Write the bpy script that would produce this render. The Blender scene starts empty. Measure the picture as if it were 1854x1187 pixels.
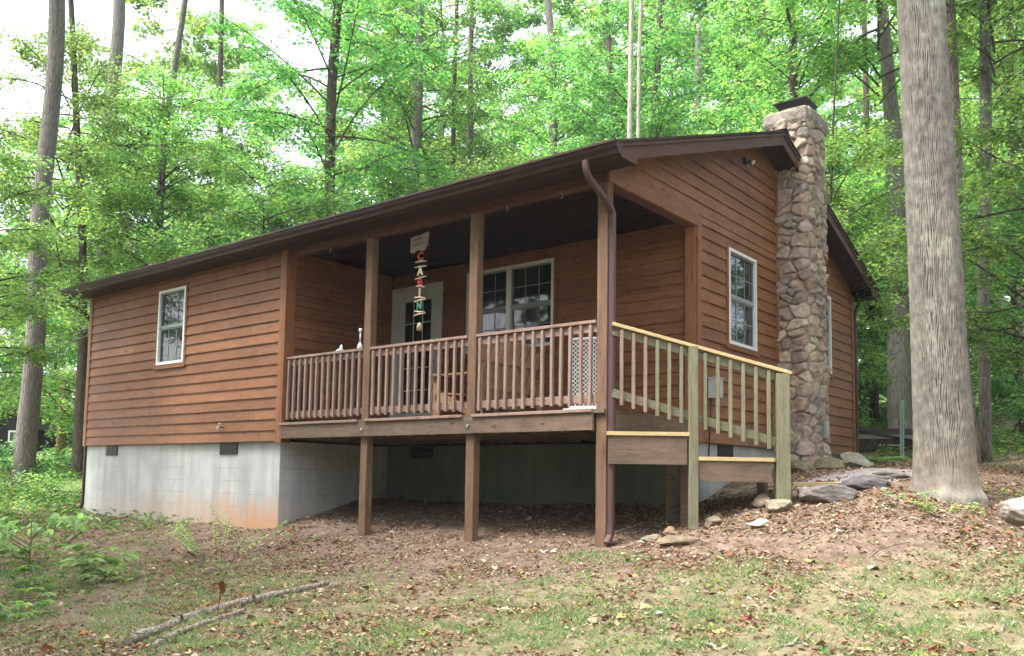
import bpy, math, random
import numpy as np
from mathutils import Vector, Matrix
random.seed(7); RNG=np.random.default_rng(11)
sc=bpy.context.scene; COL=sc.collection
PI=math.pi
# ------------------------------------------------------------------ camera
CP=dict(c=(5.056,-7.871,-.501),yaw=39.18,pitch=4.749,roll=.931,f=1581.216,pv=141.816,pu=-8.227)
def cam_axes():
    y,p,r=[math.radians(CP[k]) for k in('yaw','pitch','roll')]
    F=np.array([-math.sin(y)*math.cos(p),math.cos(y)*math.cos(p),math.sin(p)])
    R=np.array([math.cos(y),math.sin(y),0.]); U=np.cross(R,F)
    return math.cos(r)*R+math.sin(r)*U,-math.sin(r)*R+math.cos(r)*U,F
CR,CU,CF=cam_axes(); CC=np.array(CP['c'])
def ray(u,v): return CF+CR*(u-927-CP['pu'])/CP['f']-CU*(v-593.5-CP['pv'])/CP['f']
def dep(u,v,D): return CC+ray(u,v)*D             # a surveyed point: bearing and distance
def on(u,v,ax,val):
    d=ray(u,v); return CC+d*((val-CC[ax])/d[ax])
cd=bpy.data.cameras.new('camera'); co=bpy.data.objects.new('camera',cd); COL.objects.link(co)
cd.sensor_width=36; cd.lens=CP['f']/1854*36; cd.shift_x=-CP['pu']/1854; cd.shift_y=CP['pv']/1854
cd.clip_end=600; cd.clip_start=.05
m=Matrix.Identity(4)
for i in range(3): m[i][0],m[i][1],m[i][2],m[i][3]=CR[i],CU[i],-CF[i],CC[i]
co.matrix_world=m; sc.camera=co
# ------------------------------------------------------------------ helpers
def new_obj(name,me,mat,parent=None,loc=None):
    o=bpy.data.objects.new(name,me); COL.objects.link(o)
    if mat: 
        for mm in (mat if isinstance(mat,(list,tuple)) else [mat]): me.materials.append(mm)
    if loc is not None: o.location=loc
    if parent is not None: o.parent=parent
    return o
def tag(o,label=None,cat=None,group=None,kind=None):
    if label: o['label']=label
    if cat: o['category']=cat
    if group: o['group']=group
    if kind: o['kind']=kind
    return o
def thing(name,label,cat,loc=(0,0,0),group=None,rz=0):
    o=bpy.data.objects.new(name,None); COL.objects.link(o); o.location=loc; o.rotation_euler=(0,0,rz)
    o.empty_display_size=.2
    return tag(o,label,cat,group)
def fastmesh(name,V,Fc,col=None,smooth=False,extra=None):
    """V (n,3), Fc (m,k) arrays of equal-size polygons"""
    V=np.asarray(V,np.float32); Fc=np.asarray(Fc,np.int32); m_,k=Fc.shape
    me=bpy.data.meshes.new(name); me.vertices.add(len(V)); me.vertices.foreach_set('co',V.ravel())
    me.loops.add(m_*k); me.loops.foreach_set('vertex_index',Fc.ravel())
    me.polygons.add(m_); me.polygons.foreach_set('loop_start',np.arange(0,m_*k,k,dtype=np.int32))
    me.polygons.foreach_set('loop_total',np.full(m_,k,np.int32))
    if smooth: me.polygons.foreach_set('use_smooth',np.ones(m_,bool))
    me.update(calc_edges=True)
    if col is not None:
        dom='FACE' if len(col)==m_ and len(col)!=len(V) else 'POINT'
        a=me.attributes.new('col','FLOAT_COLOR',dom); c=np.ones((len(col),4),np.float32); c[:,:3]=col
        a.data.foreach_set('color',c.ravel())
    return me
class MB:
    def __init__(s): s.v=[]; s.f=[]; s.sm=[]
    def add(s,vs,fs,sm=False):
        n=len(s.v); s.v+= [tuple(map(float,a)) for a in vs]; s.f+=[tuple(i+n for i in f) for f in fs]; s.sm+=[sm]*len(fs); return s
    def box(s,a,b):
        (x0,y0,z0),(x1,y1,z1)=[(min(a[i],b[i]) for i in range(3)),(max(a[i],b[i]) for i in range(3))]
        return s.add([(x0,y0,z0),(x1,y0,z0),(x1,y1,z0),(x0,y1,z0),(x0,y0,z1),(x1,y0,z1),(x1,y1,z1),(x0,y1,z1)],
            [(0,3,2,1),(4,5,6,7),(0,1,5,4),(1,2,6,5),(2,3,7,6),(3,0,4,7)])
    def beam(s,p,q,w,h,ch=.004,up=(0,0,1),side=None):
        """timber from p to q, w across, h along up, chamfered edges"""
        p=Vector(p);q=Vector(q);d=(q-p).normalized(); upv=Vector(up)
        if side is not None: sd=Vector(side).normalized(); u_=sd.cross(d).normalized()
        else:
            if abs(d.dot(upv))>.99: upv=Vector((0,1,0))
            sd=d.cross(upv).normalized(); u_=sd.cross(d).normalized()
        a,b=w/2,h/2; c=min(ch,a*.5,b*.5)
        prof=[(-a+c,-b),(a-c,-b),(a,-b+c),(a,b-c),(a-c,b),(-a+c,b),(-a,b-c),(-a,-b+c)]
        vs=[p+sd*x+u_*y for x,y in prof]+[q+sd*x+u_*y for x,y in prof]
        fs=[(i,(i+1)%8,(i+1)%8+8,i+8) for i in range(8)]+[tuple(range(7,-1,-1)),tuple(range(8,16))]
        return s.add(vs,fs)
    def post(s,x,y,z0,z1,w,ch=.006): return s.beam((x,y,z0),(x,y,z1),w,w,ch,side=(1,0,0))
    def tube(s,pts,rad,n=10,caps=True,sm=True):
        pts=[Vector(p) for p in pts]; rad=rad if hasattr(rad,'__len__') else [rad]*len(pts)
        vs=[];fs=[]; ref=Vector((.3,.9,.1))
        for i,p in enumerate(pts):
            d=(pts[min(i+1,len(pts)-1)]-pts[max(i-1,0)]).normalized()
            a=d.cross(ref); a=(a if a.length>1e-3 else d.cross(Vector((1,0,0)))).normalized(); b=d.cross(a)
            for k in range(n):
                t=2*PI*k/n; vs.append(p+a*(math.cos(t)*rad[i])+b*(math.sin(t)*rad[i]))
        for i in range(len(pts)-1):
            for k in range(n):
                k2=(k+1)%n; fs.append((i*n+k,i*n+k2,(i+1)*n+k2,(i+1)*n+k))
        s.add(vs,fs,sm)
        if caps:
            n0=len(s.v)-len(vs); s.f+=[tuple(n0+i for i in range(n-1,-1,-1)),tuple(n0+(len(pts)-1)*n+i for i in range(n))]; s.sm+=[False,False]
        return s
    def rtube(s,pts,w,h):
        """rectangular tube following a path in space (downspouts)"""
        pts=[Vector(p) for p in pts]; vs=[];fs=[]
        for i,p in enumerate(pts):
            d=(pts[min(i+1,len(pts)-1)]-pts[max(i-1,0)]).normalized()
            sd=Vector((1,0,0)); sd=(sd-d*sd.dot(d)).normalized(); up=sd.cross(d)
            c=.01
            for x,y in ((-w/2+c,-h/2),(w/2-c,-h/2),(w/2,-h/2+c),(w/2,h/2-c),(w/2-c,h/2),(-w/2+c,h/2),(-w/2,h/2-c),(-w/2,-h/2+c)): vs.append(p+sd*x+up*y)
        for i in range(len(pts)-1):
            for k in range(8): fs.append((i*8+k,i*8+(k+1)%8,(i+1)*8+(k+1)%8,(i+1)*8+k))
        fs+=[tuple(range(7,-1,-1)),tuple((len(pts)-1)*8+i for i in range(8))]
        return s.add(vs,fs)
    def prism(s,poly,z0,z1,ax=2):
        """polygon (list of 2d) extruded along axis ax from z0 to z1"""
        def P(a,b,c): return (a,b,c) if ax==2 else ((c,a,b) if ax==0 else (a,c,b))
        n=len(poly); vs=[P(a,b,z0) for a,b in poly]+[P(a,b,z1) for a,b in poly]
        fs=[(i,(i+1)%n,(i+1)%n+n,i+n) for i in range(n)]+[tuple(range(n-1,-1,-1)),tuple(range(n,2*n))]
        return s.add(vs,fs)
    def ball(s,c,r,n=10,m_=7):
        c=Vector(c); r=r if hasattr(r,'__len__') else (r,r,r); vs=[];fs=[]
        for i in range(m_+1):
            t=PI*i/m_
            for k in range(n):
                a=2*PI*k/n; vs.append((c.x+r[0]*math.sin(t)*math.cos(a),c.y+r[1]*math.sin(t)*math.sin(a),c.z+r[2]*math.cos(t)))
        for i in range(m_):
            for k in range(n): fs.append((i*n+k,(i+1)*n+k,(i+1)*n+(k+1)%n,i*n+(k+1)%n))
        return s.add(vs,fs,True)
    def build(s,name,mat,parent=None,loc=None,fix=True):
        me=bpy.data.meshes.new(name); me.from_pydata(s.v,[],s.f); me.polygons.foreach_set('use_smooth',s.sm); me.update()
        if fix:
            import bmesh
            bm=bmesh.new(); bm.from_mesh(me); bmesh.ops.recalc_face_normals(bm,faces=bm.faces); bm.to_mesh(me); bm.free()
        return new_obj(name,me,mat,parent,loc)
def hash2(ix,iy,seed):
    h=(ix.astype(np.int64)*374761393+iy.astype(np.int64)*668265263+seed*2246822519)&0xffffffff
    h=((h^(h>>13))*1274126177)&0xffffffff
    return ((h^(h>>16))&0xffffff)/float(0xffffff)
def vnoise(x,y,seed=0):
    x=np.asarray(x,float); y=np.asarray(y,float); ix=np.floor(x); iy=np.floor(y); fx=x-ix; fy=y-iy
    fx=fx*fx*(3-2*fx); fy=fy*fy*(3-2*fy)
    a=hash2(ix,iy,seed); b=hash2(ix+1,iy,seed); c=hash2(ix,iy+1,seed); d=hash2(ix+1,iy+1,seed)
    return a+(b-a)*fx+(c-a)*fy+(a-b-c+d)*fx*fy
def fbm(x,y,seed=0,o=4):
    s=0;a=.5;t=0
    for i in range(o): s=s+a*vnoise(x*2**i,y*2**i,seed+i); t+=a; a*=.5
    return s/t
# ------------------------------------------------------------------ materials
def hx(*c): return tuple(((v/255)/12.92 if v/255<.04045 else ((v/255+.055)/1.055)**2.4) for v in c)
class NT:
    def __init__(s,name):
        s.m=bpy.data.materials.new(name); s.m.use_nodes=True; s.t=s.m.node_tree; s.t.nodes.clear()
        s.out=s.n('ShaderNodeOutputMaterial')
    def n(s,ty,**k):
        nd=s.t.nodes.new(ty)
        for a,b in k.items(): setattr(nd,a,b)
        return nd
    def l(s,a,b): s.t.links.new(a,b)
    def coord(s,scale=(1,1,1),kind='Object',rot=(0,0,0)):
        tc=s.n('ShaderNodeTexCoord'); mp=s.n('ShaderNodeMapping'); mp.inputs['Scale'].default_value=scale; mp.inputs['Rotation'].default_value=rot
        s.l(tc.outputs[kind],mp.inputs[0]); return mp.outputs[0]
    def noise(s,vec,scale=5,detail=4,rough=.6,dist=0):
        nd=s.n('ShaderNodeTexNoise'); nd.inputs['Scale'].default_value=scale; nd.inputs['Detail'].default_value=detail
        nd.inputs['Roughness'].default_value=rough; nd.inputs['Distortion'].default_value=dist; s.l(vec,nd.inputs['Vector']); return nd.outputs['Fac']
    def voro(s,vec,scale=5,feat='F1',out='Distance'):
        nd=s.n('ShaderNodeTexVoronoi',feature=feat); nd.inputs['Scale'].default_value=scale; s.l(vec,nd.inputs['Vector']); return nd.outputs[out]
    def ramp(s,fac,stops):
        r=s.n('ShaderNodeValToRGB'); e=r.color_ramp.elements
        while len(e)<len(stops): e.new(.5)
        for i,(p,c) in enumerate(stops):
            e[i].position=p; e[i].color=(*c,1) if hasattr(c,'__len__') else (c,c,c,1)
        s.l(fac,r.inputs[0]); return r.outputs[0]
    def mix(s,fac,a,b,mode='MIX'):
        mx=s.n('ShaderNodeMix',data_type='RGBA',blend_type=mode)
        for i,v in ((0,fac),(6,a),(7,b)):
            if hasattr(v,'is_linked') or isinstance(v,bpy.types.NodeSocket): s.l(v,mx.inputs[i])
            elif hasattr(v,'__len__'): mx.inputs[i].default_value=(*v,1)
            else: mx.inputs[i].default_value=v if i==0 else (v,v,v,1)
        return mx.outputs[2]
    def math(s,op,a,b=None):
        nd=s.n('ShaderNodeMath',operation=op)
        for i,v in ((0,a),(1,b)):
            if v is None: continue
            if isinstance(v,bpy.types.NodeSocket): s.l(v,nd.inputs[i])
            else: nd.inputs[i].default_value=v
        return nd.outputs[0]
    def bump(s,h,strength=.4,dist=.01):
        b=s.n('ShaderNodeBump'); b.inputs['Strength'].default_value=strength; b.inputs['Distance'].default_value=dist; s.l(h,b.inputs['Height']); return b.outputs[0]
    def pbr(s,col,rough=.6,bump=None,metal=0,spec=.4,**k):
        p=s.n('ShaderNodeBsdfPrincipled')
        for nm,v in (('Base Color',col),('Roughness',rough),('Metallic',metal),('Specular IOR Level',spec)):
            if isinstance(v,bpy.types.NodeSocket): s.l(v,p.inputs[nm])
            elif hasattr(v,'__len__'): p.inputs[nm].default_value=(*v,1)
            else: p.inputs[nm].default_value=v
        if bump is not None: s.l(bump,p.inputs['Normal'])
        s.l(p.outputs[0],s.out.inputs[0]); return s.m
def simple(name,c,rough=.5,metal=0,var=.15,sc_=6,spec=.4,bs=.1):
    t=NT(name); v=t.coord(); n=t.noise(v,sc_,4)
    a=tuple(x*(1-var) for x in c); b=tuple(min(1,x*(1+var)) for x in c)
    return t.pbr(t.ramp(n,[(.3,a),(.7,b)]),rough,t.bump(t.noise(v,sc_*8,3),bs,.003),metal,spec)
def wood(name,c1,c2,dark,axis='h',rough=.7,board=0,knots=True,cdark=.5):
    """axis h: grain horizontal (x/y), v: grain vertical (z)"""
    t=NT(name)
    s_=(1.1,1.1,16) if axis=='h' else (15,15,.8)
    v=t.coord(s_); raw=t.coord()
    g=t.noise(v,2.2,6,.65,.6); big=t.noise(raw,1.3,3); fine=t.noise(t.coord(tuple(a*5 for a in s_)),4,3)
    c=t.ramp(g,[(.25,c2),(.5,c1),(.78,tuple(min(1,x*1.25) for x in c1))])
    c=t.mix(t.ramp(big,[(.35,0.),(.7,.45)]),c,c2)
    c=t.mix(t.ramp(fine,[(.35,.35),(.55,0.)]),c,dark)
    if board:
        sx=t.n('ShaderNodeSeparateXYZ'); t.l(raw,sx.inputs[0])
        raw_z=sx.outputs[2]; fl=t.math('FLOOR',t.math('DIVIDE',raw_z,board))
        seg=t.math('FLOOR',t.math('DIVIDE',t.math('ADD',t.math('ADD',sx.outputs[0],sx.outputs[1]),t.math('MULTIPLY',fl,1.37)),3.6))
        wn=t.n('ShaderNodeTexWhiteNoise',noise_dimensions='2D'); cb=t.n('ShaderNodeCombineXYZ'); t.l(fl,cb.inputs[0]); t.l(seg,cb.inputs[1]); t.l(cb.outputs[0],wn.inputs['Vector'])
        fr_=t.math('FRACT',t.math('DIVIDE',t.math('ADD',t.math('ADD',sx.outputs[0],sx.outputs[1]),t.math('MULTIPLY',fl,1.37)),3.6)); c=t.mix(t.ramp(fr_,[(0.,.9),(.0014,0.)]),c,dark)
        fz=t.math('FRACT',t.math('DIVIDE',raw_z,board)); c=t.mix(t.math('MULTIPLY',t.ramp(fz,[(0.,1.),(.06,0.)]),t.ramp(big,[(.3,.2),(.7,1.)])),c,dark)  # lap shadow painted as a dark line along each board's lower edge
        c=t.mix(1.,c,t.ramp(wn.outputs[0],[(0,.84),(1,1.14)]),'MULTIPLY')
    c=t.mix(t.ramp(t.noise(t.coord((3,3,7) if axis=='h' else (7,7,2.2)),1.7,5,.7),[(.5,0.),(.72,.38)]),c,dark)
    if knots:
        kv=t.coord((1.6,1.6,6) if axis=='h' else (7,7,1.6)); kd=t.voro(kv,1.2)
        c=t.mix(t.ramp(kd,[(.05,.85),(.11,0.)]),c,dark)
    b=t.bump(t.math('ADD',g,t.math('MULTIPLY',fine,.6)),.35,.004)
    return t.pbr(c,rough,b,0,.3)
M={}
M['siding']=wood('stained cedar siding',hx(150,102,69),hx(123,81,53),hx(58,35,25),'h',.62,board=.165)
M['trim_v']=wood('stained cedar trim upright',hx(152,105,72),hx(128,84,56),hx(80,50,38),'v',.62)
M['trim_h']=wood('stained cedar trim level',hx(145,99,67),hx(119,78,52),hx(70,45,34),'h',.62)
M['beam']=wood('red brown beam',hx(104,70,56),hx(84,54,44),hx(54,34,28),'h',.7)
M['post']=wood('weathered porch post',hx(130,104,82),hx(100,76,58),hx(52,38,30),'v',.8)
M['balus']=wood('weathered pink brown baluster',hx(160,138,124),hx(128,104,92),hx(78,58,50),'v',.85,knots=False)
M['rail']=wood('weathered pink brown rail',hx(160,136,122),hx(130,104,92),hx(80,60,52),'h',.85)
M['rim']=wood('grey brown deck board',hx(124,106,90),hx(90,74,62),hx(46,37,33),'h',.85)
M['green_v']=wood('algae stained treated post',hx(136,133,108),hx(108,106,80),hx(64,62,46),'v',.85)
M['green_h']=wood('algae stained treated rail',hx(136,132,108),hx(112,108,82),hx(66,62,48),'h',.85)
M['yellow']=wood('new yellow lumber',hx(206,186,138),hx(186,164,116),hx(140,116,76),'h',.7,cdark=.2)
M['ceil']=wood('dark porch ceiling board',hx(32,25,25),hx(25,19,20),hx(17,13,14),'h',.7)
M['bench']=wood('tan bench wood',hx(204,164,120),hx(176,136,96),hx(110,78,54),'v',.7,knots=False)
M['gutter']=simple('dark brown gutter metal',hx(66,52,48),.5,0,.08,4,.25,.02)
M['fascia']=simple('brown fascia metal',hx(90,68,58),.65,0,.08,3,.15,.03)
M['soffit']=simple('dark brown soffit',hx(50,38,35),.6,0,.1,4)
M['spout']=simple('purple brown downspout metal',hx(88,68,66),.5,0,.07,3,.3,.02)
M['white']=simple('white vinyl',(.8,.81,.8),.35,0,.03,4,.5,.02)
M['doorwhite']=simple('white painted door',(.72,.76,.72),.4,0,.04,4,.5,.02)
M['glass']=simple('dark window glass',(.018,.026,.026),.04,0,.2,2,.6,.0)
M['grille']=simple('grille bars behind glass',(.24,.29,.28),.4,0,.05,3)
M['stem']=simple('green brown stem',hx(112,112,72),.7); M['dark']=simple('black vent',(.015,.015,.016),.5,0,.2,9)
M['metal']=simple('galvanised metal',(.42,.44,.45),.4,.7,.1,9)
M['boxgrey']=simple('grey painted metal box',hx(176,178,178),.45,0,.05,5)
M['greenpost']=simple('pale green sign post',hx(150,176,164),.5,.2,.1,9)
M['shingle']=simple('brown asphalt shingles',hx(70,62,58),.9,0,.3,30,.2,.8)
M['tub']=simple('dark brown tub panel',hx(60,48,50),.5,0,.1,5)
M['tubcover']=simple('tub cover vinyl',hx(88,76,84),.25,0,.1,5)
M['rope']=simple('dark cord',(.05,.045,.04),.8)
M['twig']=wood('pale driftwood twig',hx(190,174,154),hx(160,142,122),hx(110,92,76),'h',.8,knots=False)
M['signwood']=wood('pale sign board',hx(150,132,116),hx(124,106,92),hx(70,52,44),'h',.8,knots=False)
M['red']=simple('red paint',hx(160,52,50),.6); M['cream']=simple('cream paint',hx(200,192,150),.6); M['teal']=simple('green paint',hx(60,120,96),.5)
M['ink']=simple('brown lettering',hx(70,44,36),.7)
M['ceramic']=simple('white glazed ceramic',(.75,.74,.72),.25,0,.05,8,.6)
def m_concrete(name='painted block foundation',c1=(176,179,176),c2=(202,203,199),c3=(128,132,132),mo=.38):
    t=NT(name); raw=t.coord(); sx=t.n('ShaderNodeSeparateXYZ'); t.l(raw,sx.inputs[0])
    cb=t.n('ShaderNodeCombineXYZ'); t.l(t.math('ADD',sx.outputs[0],sx.outputs[1]),cb.inputs[0]); t.l(sx.outputs[2],cb.inputs[1])
    br=t.n('ShaderNodeTexBrick'); t.l(cb.outputs[0],br.inputs['Vector']); br.inputs['Scale'].default_value=1
    br.inputs['Brick Width'].default_value=.4; br.inputs['Row Height'].default_value=.2; br.inputs['Mortar Size'].default_value=.006; br.inputs['Mortar Smooth'].default_value=.4
    n=t.noise(raw,1.6,5); n2=t.noise(t.coord((5,5,.5)),1,4)
    c=t.ramp(n,[(.3,hx(*c1)),(.7,hx(*c2))])
    c=t.mix(t.ramp(n2,[(.42,.0),(.7,.4)]),c,hx(*c3))
    mor=t.math('MULTIPLY',br.outputs['Fac'],t.ramp(t.noise(raw,1.1,3),[(.45,0.),(.62,mo)]))
    c=t.mix(mor,c,hx(92,96,94))
    # rust coloured soil splash just above the ground line, ragged upper edge, strongest on the south-west corner
    hgt=t.math('ADD',sx.outputs[2],t.math('MULTIPLY',t.noise(t.coord((2.2,2.2,.8)),1,4),-.75))
    c=t.mix(t.math('MULTIPLY',t.math('LESS_THAN',sx.outputs[1],.052),0.95),c,c); fr=t.math('ADD',t.math('MULTIPLY',t.math('LESS_THAN',sx.outputs[1],.052),.85),.15)
    c=t.mix(t.math('MULTIPLY',fr,t.math('MULTIPLY',t.ramp(t.math('ADD',hgt,2.0),[(.35,1.),(.62,.62),(.85,0.)]),t.ramp(t.math('DIVIDE',t.math('ADD',sx.outputs[0],12.),8.),[(.1,.15),(.5,.5),(.7,.9),(.8,.9)]))),c,hx(200,152,112))
    return t.pbr(c,.85,t.bump(t.math('ADD',t.math('MULTIPLY',br.outputs['Fac'],-.5),t.noise(raw,40,3)),.4,.004),0,.2)
M['block']=m_concrete(); M['block_back']=m_concrete('shade darkened bare grey green block',(92,106,92),(116,128,112),(64,80,66),.85)  # block_back: bare block, its colour darkened to carry the shade under the deck
def m_attr(name,rough=.6,trans=0,bumps=0,spec=.3,noisevar=0):
    t=NT(name); a=t.n('ShaderNodeAttribute',attribute_name='col'); c=a.outputs['Color']
    if noisevar:
        c=t.mix(1.,c,t.ramp(t.noise(t.coord(),noisevar,5),[(.3,.6),(.7,1.25)]),'MULTIPLY')
    b=t.bump(t.noise(t.coord(),bumps,4),.5,.01) if bumps else None
    if name=='green leaves':
        oi=t.n('ShaderNodeObjectInfo'); h=t.n('ShaderNodeHueSaturation'); t.l(c,h.inputs['Color']); t.l(t.math('ADD',t.math('MULTIPLY',oi.outputs['Random'],.075),.460),h.inputs['Hue'])
        t.l(t.math('ADD',t.math('MULTIPLY',t.math('FRACT',t.math('MULTIPLY',oi.outputs['Random'],7.3)),.62),.62),h.inputs['Value']); h.inputs['Saturation'].default_value=1.; c=h.outputs[0]
    if not trans: return t.pbr(c,rough,b,0,spec)
    t.pbr(c,rough,b,0,spec); p=[n for n in t.t.nodes if n.type=='BSDF_PRINCIPLED'][0]
    tr=t.n('ShaderNodeBsdfTranslucent'); t.l(t.mix(1.,c,(1.32,1.6,1.0),'MULTIPLY'),tr.inputs[0])
    mx=t.n('ShaderNodeMixShader'); mx.inputs[0].default_value=trans; t.l(p.outputs[0],mx.inputs[1]); t.l(tr.outputs[0],mx.inputs[2]); t.l(mx.outputs[0],t.out.inputs[0])
    return t.m
M['leaf']=m_attr('green leaves',.45,.5,0,.35)
M['litter']=m_attr('dry fallen leaves',.75,.15)
M['grass']=m_attr('grass blades',.55,.35,0,.25)
M['stonewall']=m_attr('fieldstone',.85,0,45,.2,14)
M['rock']=m_attr('grey fieldstone rock',.85,0,30,.2,9)
def m_bark(name,c1,c2,dark,sc_=1,streak=.5):
    t=NT(name); v=t.coord((9*sc_,9*sc_,1.3*sc_)); raw=t.coord()
    g=t.noise(v,1.6,6,.7,1.2); cr=t.voro(t.coord((22*sc_,22*sc_,3.2*sc_)),1.,'DISTANCE_TO_EDGE'); big=t.noise(raw,1.4,3)
    c=t.ramp(g,[(.28,c2),(.5,c1),(.75,tuple(min(1,x*1.2) for x in c1))])
    c=t.mix(t.ramp(cr,[(.0,streak),(.12,0.)]),c,dark); c=t.mix(t.ramp(big,[(.5,0.),(.75,.5)]),c,c2)
    return t.pbr(c,.9,t.bump(t.math('ADD',g,t.ramp(cr,[(0,0.),(.15,1.)])),.7,.02),0,.15)
M['bark_big']=m_bark('pale furrowed bark',hx(142,132,119),hx(116,106,94),hx(70,60,50),1.,.75)
M['bark_grey']=m_bark('grey bark',hx(128,124,117),hx(104,100,94),hx(66,62,57))
M['bark_dark']=m_bark('dark brown bark',hx(96,87,78),hx(76,68,61),hx(46,40,36))
M['bark_pale']=m_bark('pale silver bark',hx(190,182,170),hx(158,150,140),hx(104,96,88),1,.3)
M['deadlog']=m_bark('bleached dead log',hx(166,154,142),hx(128,116,104),hx(80,70,60),1,.4)
def m_ground():
    t=NT('forest yard ground'); raw=t.coord(); n1=t.noise(raw,.8,5,.65); n2=t.noise(raw,6,5,.7); n3=t.noise(raw,38,4,.7)
    soil=t.ramp(n2,[(.25,hx(92,76,64)),(.5,hx(138,119,102)),(.75,hx(180,162,142))])
    soil=t.mix(t.ramp(n3,[(.4,.45),(.62,0.)]),soil,hx(58,42,36))
    soil=t.mix(t.ramp(t.noise(raw,70,2),[(.62,0.),(.72,.5)]),soil,hx(176,150,130))
    grass=t.ramp(n2,[(.3,hx(104,98,70)),(.7,hx(156,148,116))])
    a=t.n('ShaderNodeAttribute',attribute_name='col')
    s2=t.n('ShaderNodeSeparateColor'); t.l(a.outputs['Color'],s2.inputs[0])
    f=t.ramp(t.math('ADD',t.math('MULTIPLY',n1,.5),s2.outputs[0]),[(.62,0.),(.9,.75)])
    return t.pbr(t.mix(t.math('MULTIPLY',s2.outputs[1],.85),t.mix(f,soil,grass),t.ramp(n2,[(.3,hx(84,118,62)),(.7,hx(128,156,88))])),.95,t.bump(t.math('ADD',n2,n3),.8,.03),0,.1)
M['ground']=m_ground()
def m_gravel():
    t=NT('grey gravel'); raw=t.coord(); v=t.n('ShaderNodeTexVoronoi'); v.inputs['Scale'].default_value=34; t.l(raw,v.inputs['Vector'])
    return t.pbr(t.ramp(t.noise(raw,26,3),[(.3,hx(96,90,92)),(.6,hx(160,152,152))]),.9,t.bump(v.outputs['Distance'],.9,.02),0,.1)
M['gravel']=m_gravel()
# ------------------------------------------------------------------ terrain
def pt(u,v,D): return tuple(dep(u,v,D))
GP=[(-11.8,0,-1.30),(-8.5,0,-1.31),(-5.7,-.02,-1.31),(-3.85,0,-1.28),(-1.95,0,-1.25),(-.07,0,-1.21),
 (-5.65,.57,-1.13),(-5.65,.99,-1.05),(-5.65,1.54,-.89),(-5.6,2.15,-.86),(-3,2.15,-.86),(-1,2.15,-.83),(-.3,2.15,-.80),
 (.74,.58,-1.0),(1.46,1.13,-.72),(0,3.5,-.42),(.3,4.6,-.30),(.3,6.9,-.1),(0,8.2,-.05),(2.86,2.0,-.57),(-11.8,8.2,-.5),(-6,8.2,-.3),(-15,3,-1.15),
 pt(1500,915,8.9),pt(1590,880,9.6),pt(1600,850,11.5),pt(1600,836,16),pt(1480,850,12.6),
 pt(927,1187,5.6),pt(0,1187,6.6),pt(400,1187,6),pt(1854,1187,5.4),pt(1400,1187,5.4),(5.06,-7.87,-2.1),(7,-9,-2.3),(0,-9,-2.35),(12,-6,-1.8),(-8,-7,-2.3),
 pt(1854,935,8.6),pt(1800,850,13),pt(1800,800,19),pt(1850,735,30),pt(1620,735,30),pt(0,935,16),pt(60,880,21),pt(0,850,27),pt(60,815,38),(-30,-15,-3.2),(-14,-4,-1.75),
 pt(1700,690,48),pt(900,640,48),pt(200,760,50),(18,-16,-3),(40,10,3.2),(-12,-24,-4)]
GA=np.array(GP); 
def kern(r): return np.sqrt(r*r+.8)
def _fit():
    P_=GA[:,:2]; n=len(P_); K=kern(np.linalg.norm(P_[:,None]-P_[None],axis=2))
    A=np.zeros((n+3,n+3)); A[:n,:n]=K+np.eye(n)*-.002; Q=np.c_[np.ones(n),P_]; A[:n,n:]=Q; A[n:,:n]=Q.T
    return np.linalg.solve(A,np.r_[GA[:,2],0,0,0])
GW=_fit()
def gz(x,y):
    x=np.atleast_1d(np.asarray(x,float)); y=np.atleast_1d(np.asarray(y,float)); n=len(GA); sh=x.shape; x=x.ravel(); y=y.ravel()
    out=np.zeros(len(x))
    xc=np.clip(x,-45,45); yc=np.clip(y,-28,60)
    for s in range(0,len(x),40000):
        e=slice(s,s+40000); r=np.hypot(xc[e,None]-GA[None,:,0],yc[e,None]-GA[None,:,1])
        out[e]=kern(r)@GW[:n]+GW[n]+GW[n+1]*xc[e]+GW[n+2]*yc[e]
    out+=(fbm(x*1.3,y*1.3,5,3)-.5)*.07
    out=np.where((x>-5.6)&(x<0)&(y>.3)&(y<2.2),np.minimum(out,-.7),out)
    return out.reshape(sh)
def gz1(x,y): return float(gz([x],[y])[0])
def gh(u,v,D0=4.,D1=60.):
    Ds=np.arange(D0,D1,.05); d=ray(u,v); Q=CC[None]+d[None]*Ds[:,None]; below=Q[:,2]<gz(Q[:,0],Q[:,1]); i=int(np.argmax(below)) if below.any() else 0
    return Q[i] if below.any() else dep(u,v,D1*.5)
N=420; tt=np.linspace(-1,1,N); A_=5.6
wx=.5+ 130*np.sinh(A_*tt)/math.sinh(A_); wy=-1.5+130*np.sinh(A_*tt)/math.sinh(A_)
GX,GY=np.meshgrid(wx,wy); GZ=gz(GX,GY)
def greenness(x,y):
    """how grassy the ground is: bare soil by the porch and along the wall, grassier to the south-east and west"""
    g=fbm(x*.55,y*.55,21,3)*.5
    g=g+np.clip((-.5-y+.35*np.clip(x,-2,4))*.26,-.3,.40)+np.clip((x-1.0)*.09,-.05,.24)*(y<1.5)+np.clip((-x-9)*.09,0,.35)+np.clip((y-9)*.06,0,.3)
    return np.clip(g,0,1)
gc=greenness(GX,GY); lush=np.clip((GY-9.2)*.25,0,1)*np.clip(fbm(GX*.5,GY*.5,14,3)*2.6-.7,0,1)+np.clip((-GX-12.5)*.2,0,1)*(GY>0); gcol=np.stack([gc,lush,gc],-1).reshape(-1,3)
idx=np.arange(N*N).reshape(N,N); Fq=np.stack([idx[:-1,:-1],idx[:-1,1:],idx[1:,1:],idx[1:,:-1]],-1).reshape(-1,4)
gme=fastmesh('ground',np.stack([GX,GY,GZ],-1).reshape(-1,3),Fq,gcol,True)
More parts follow.
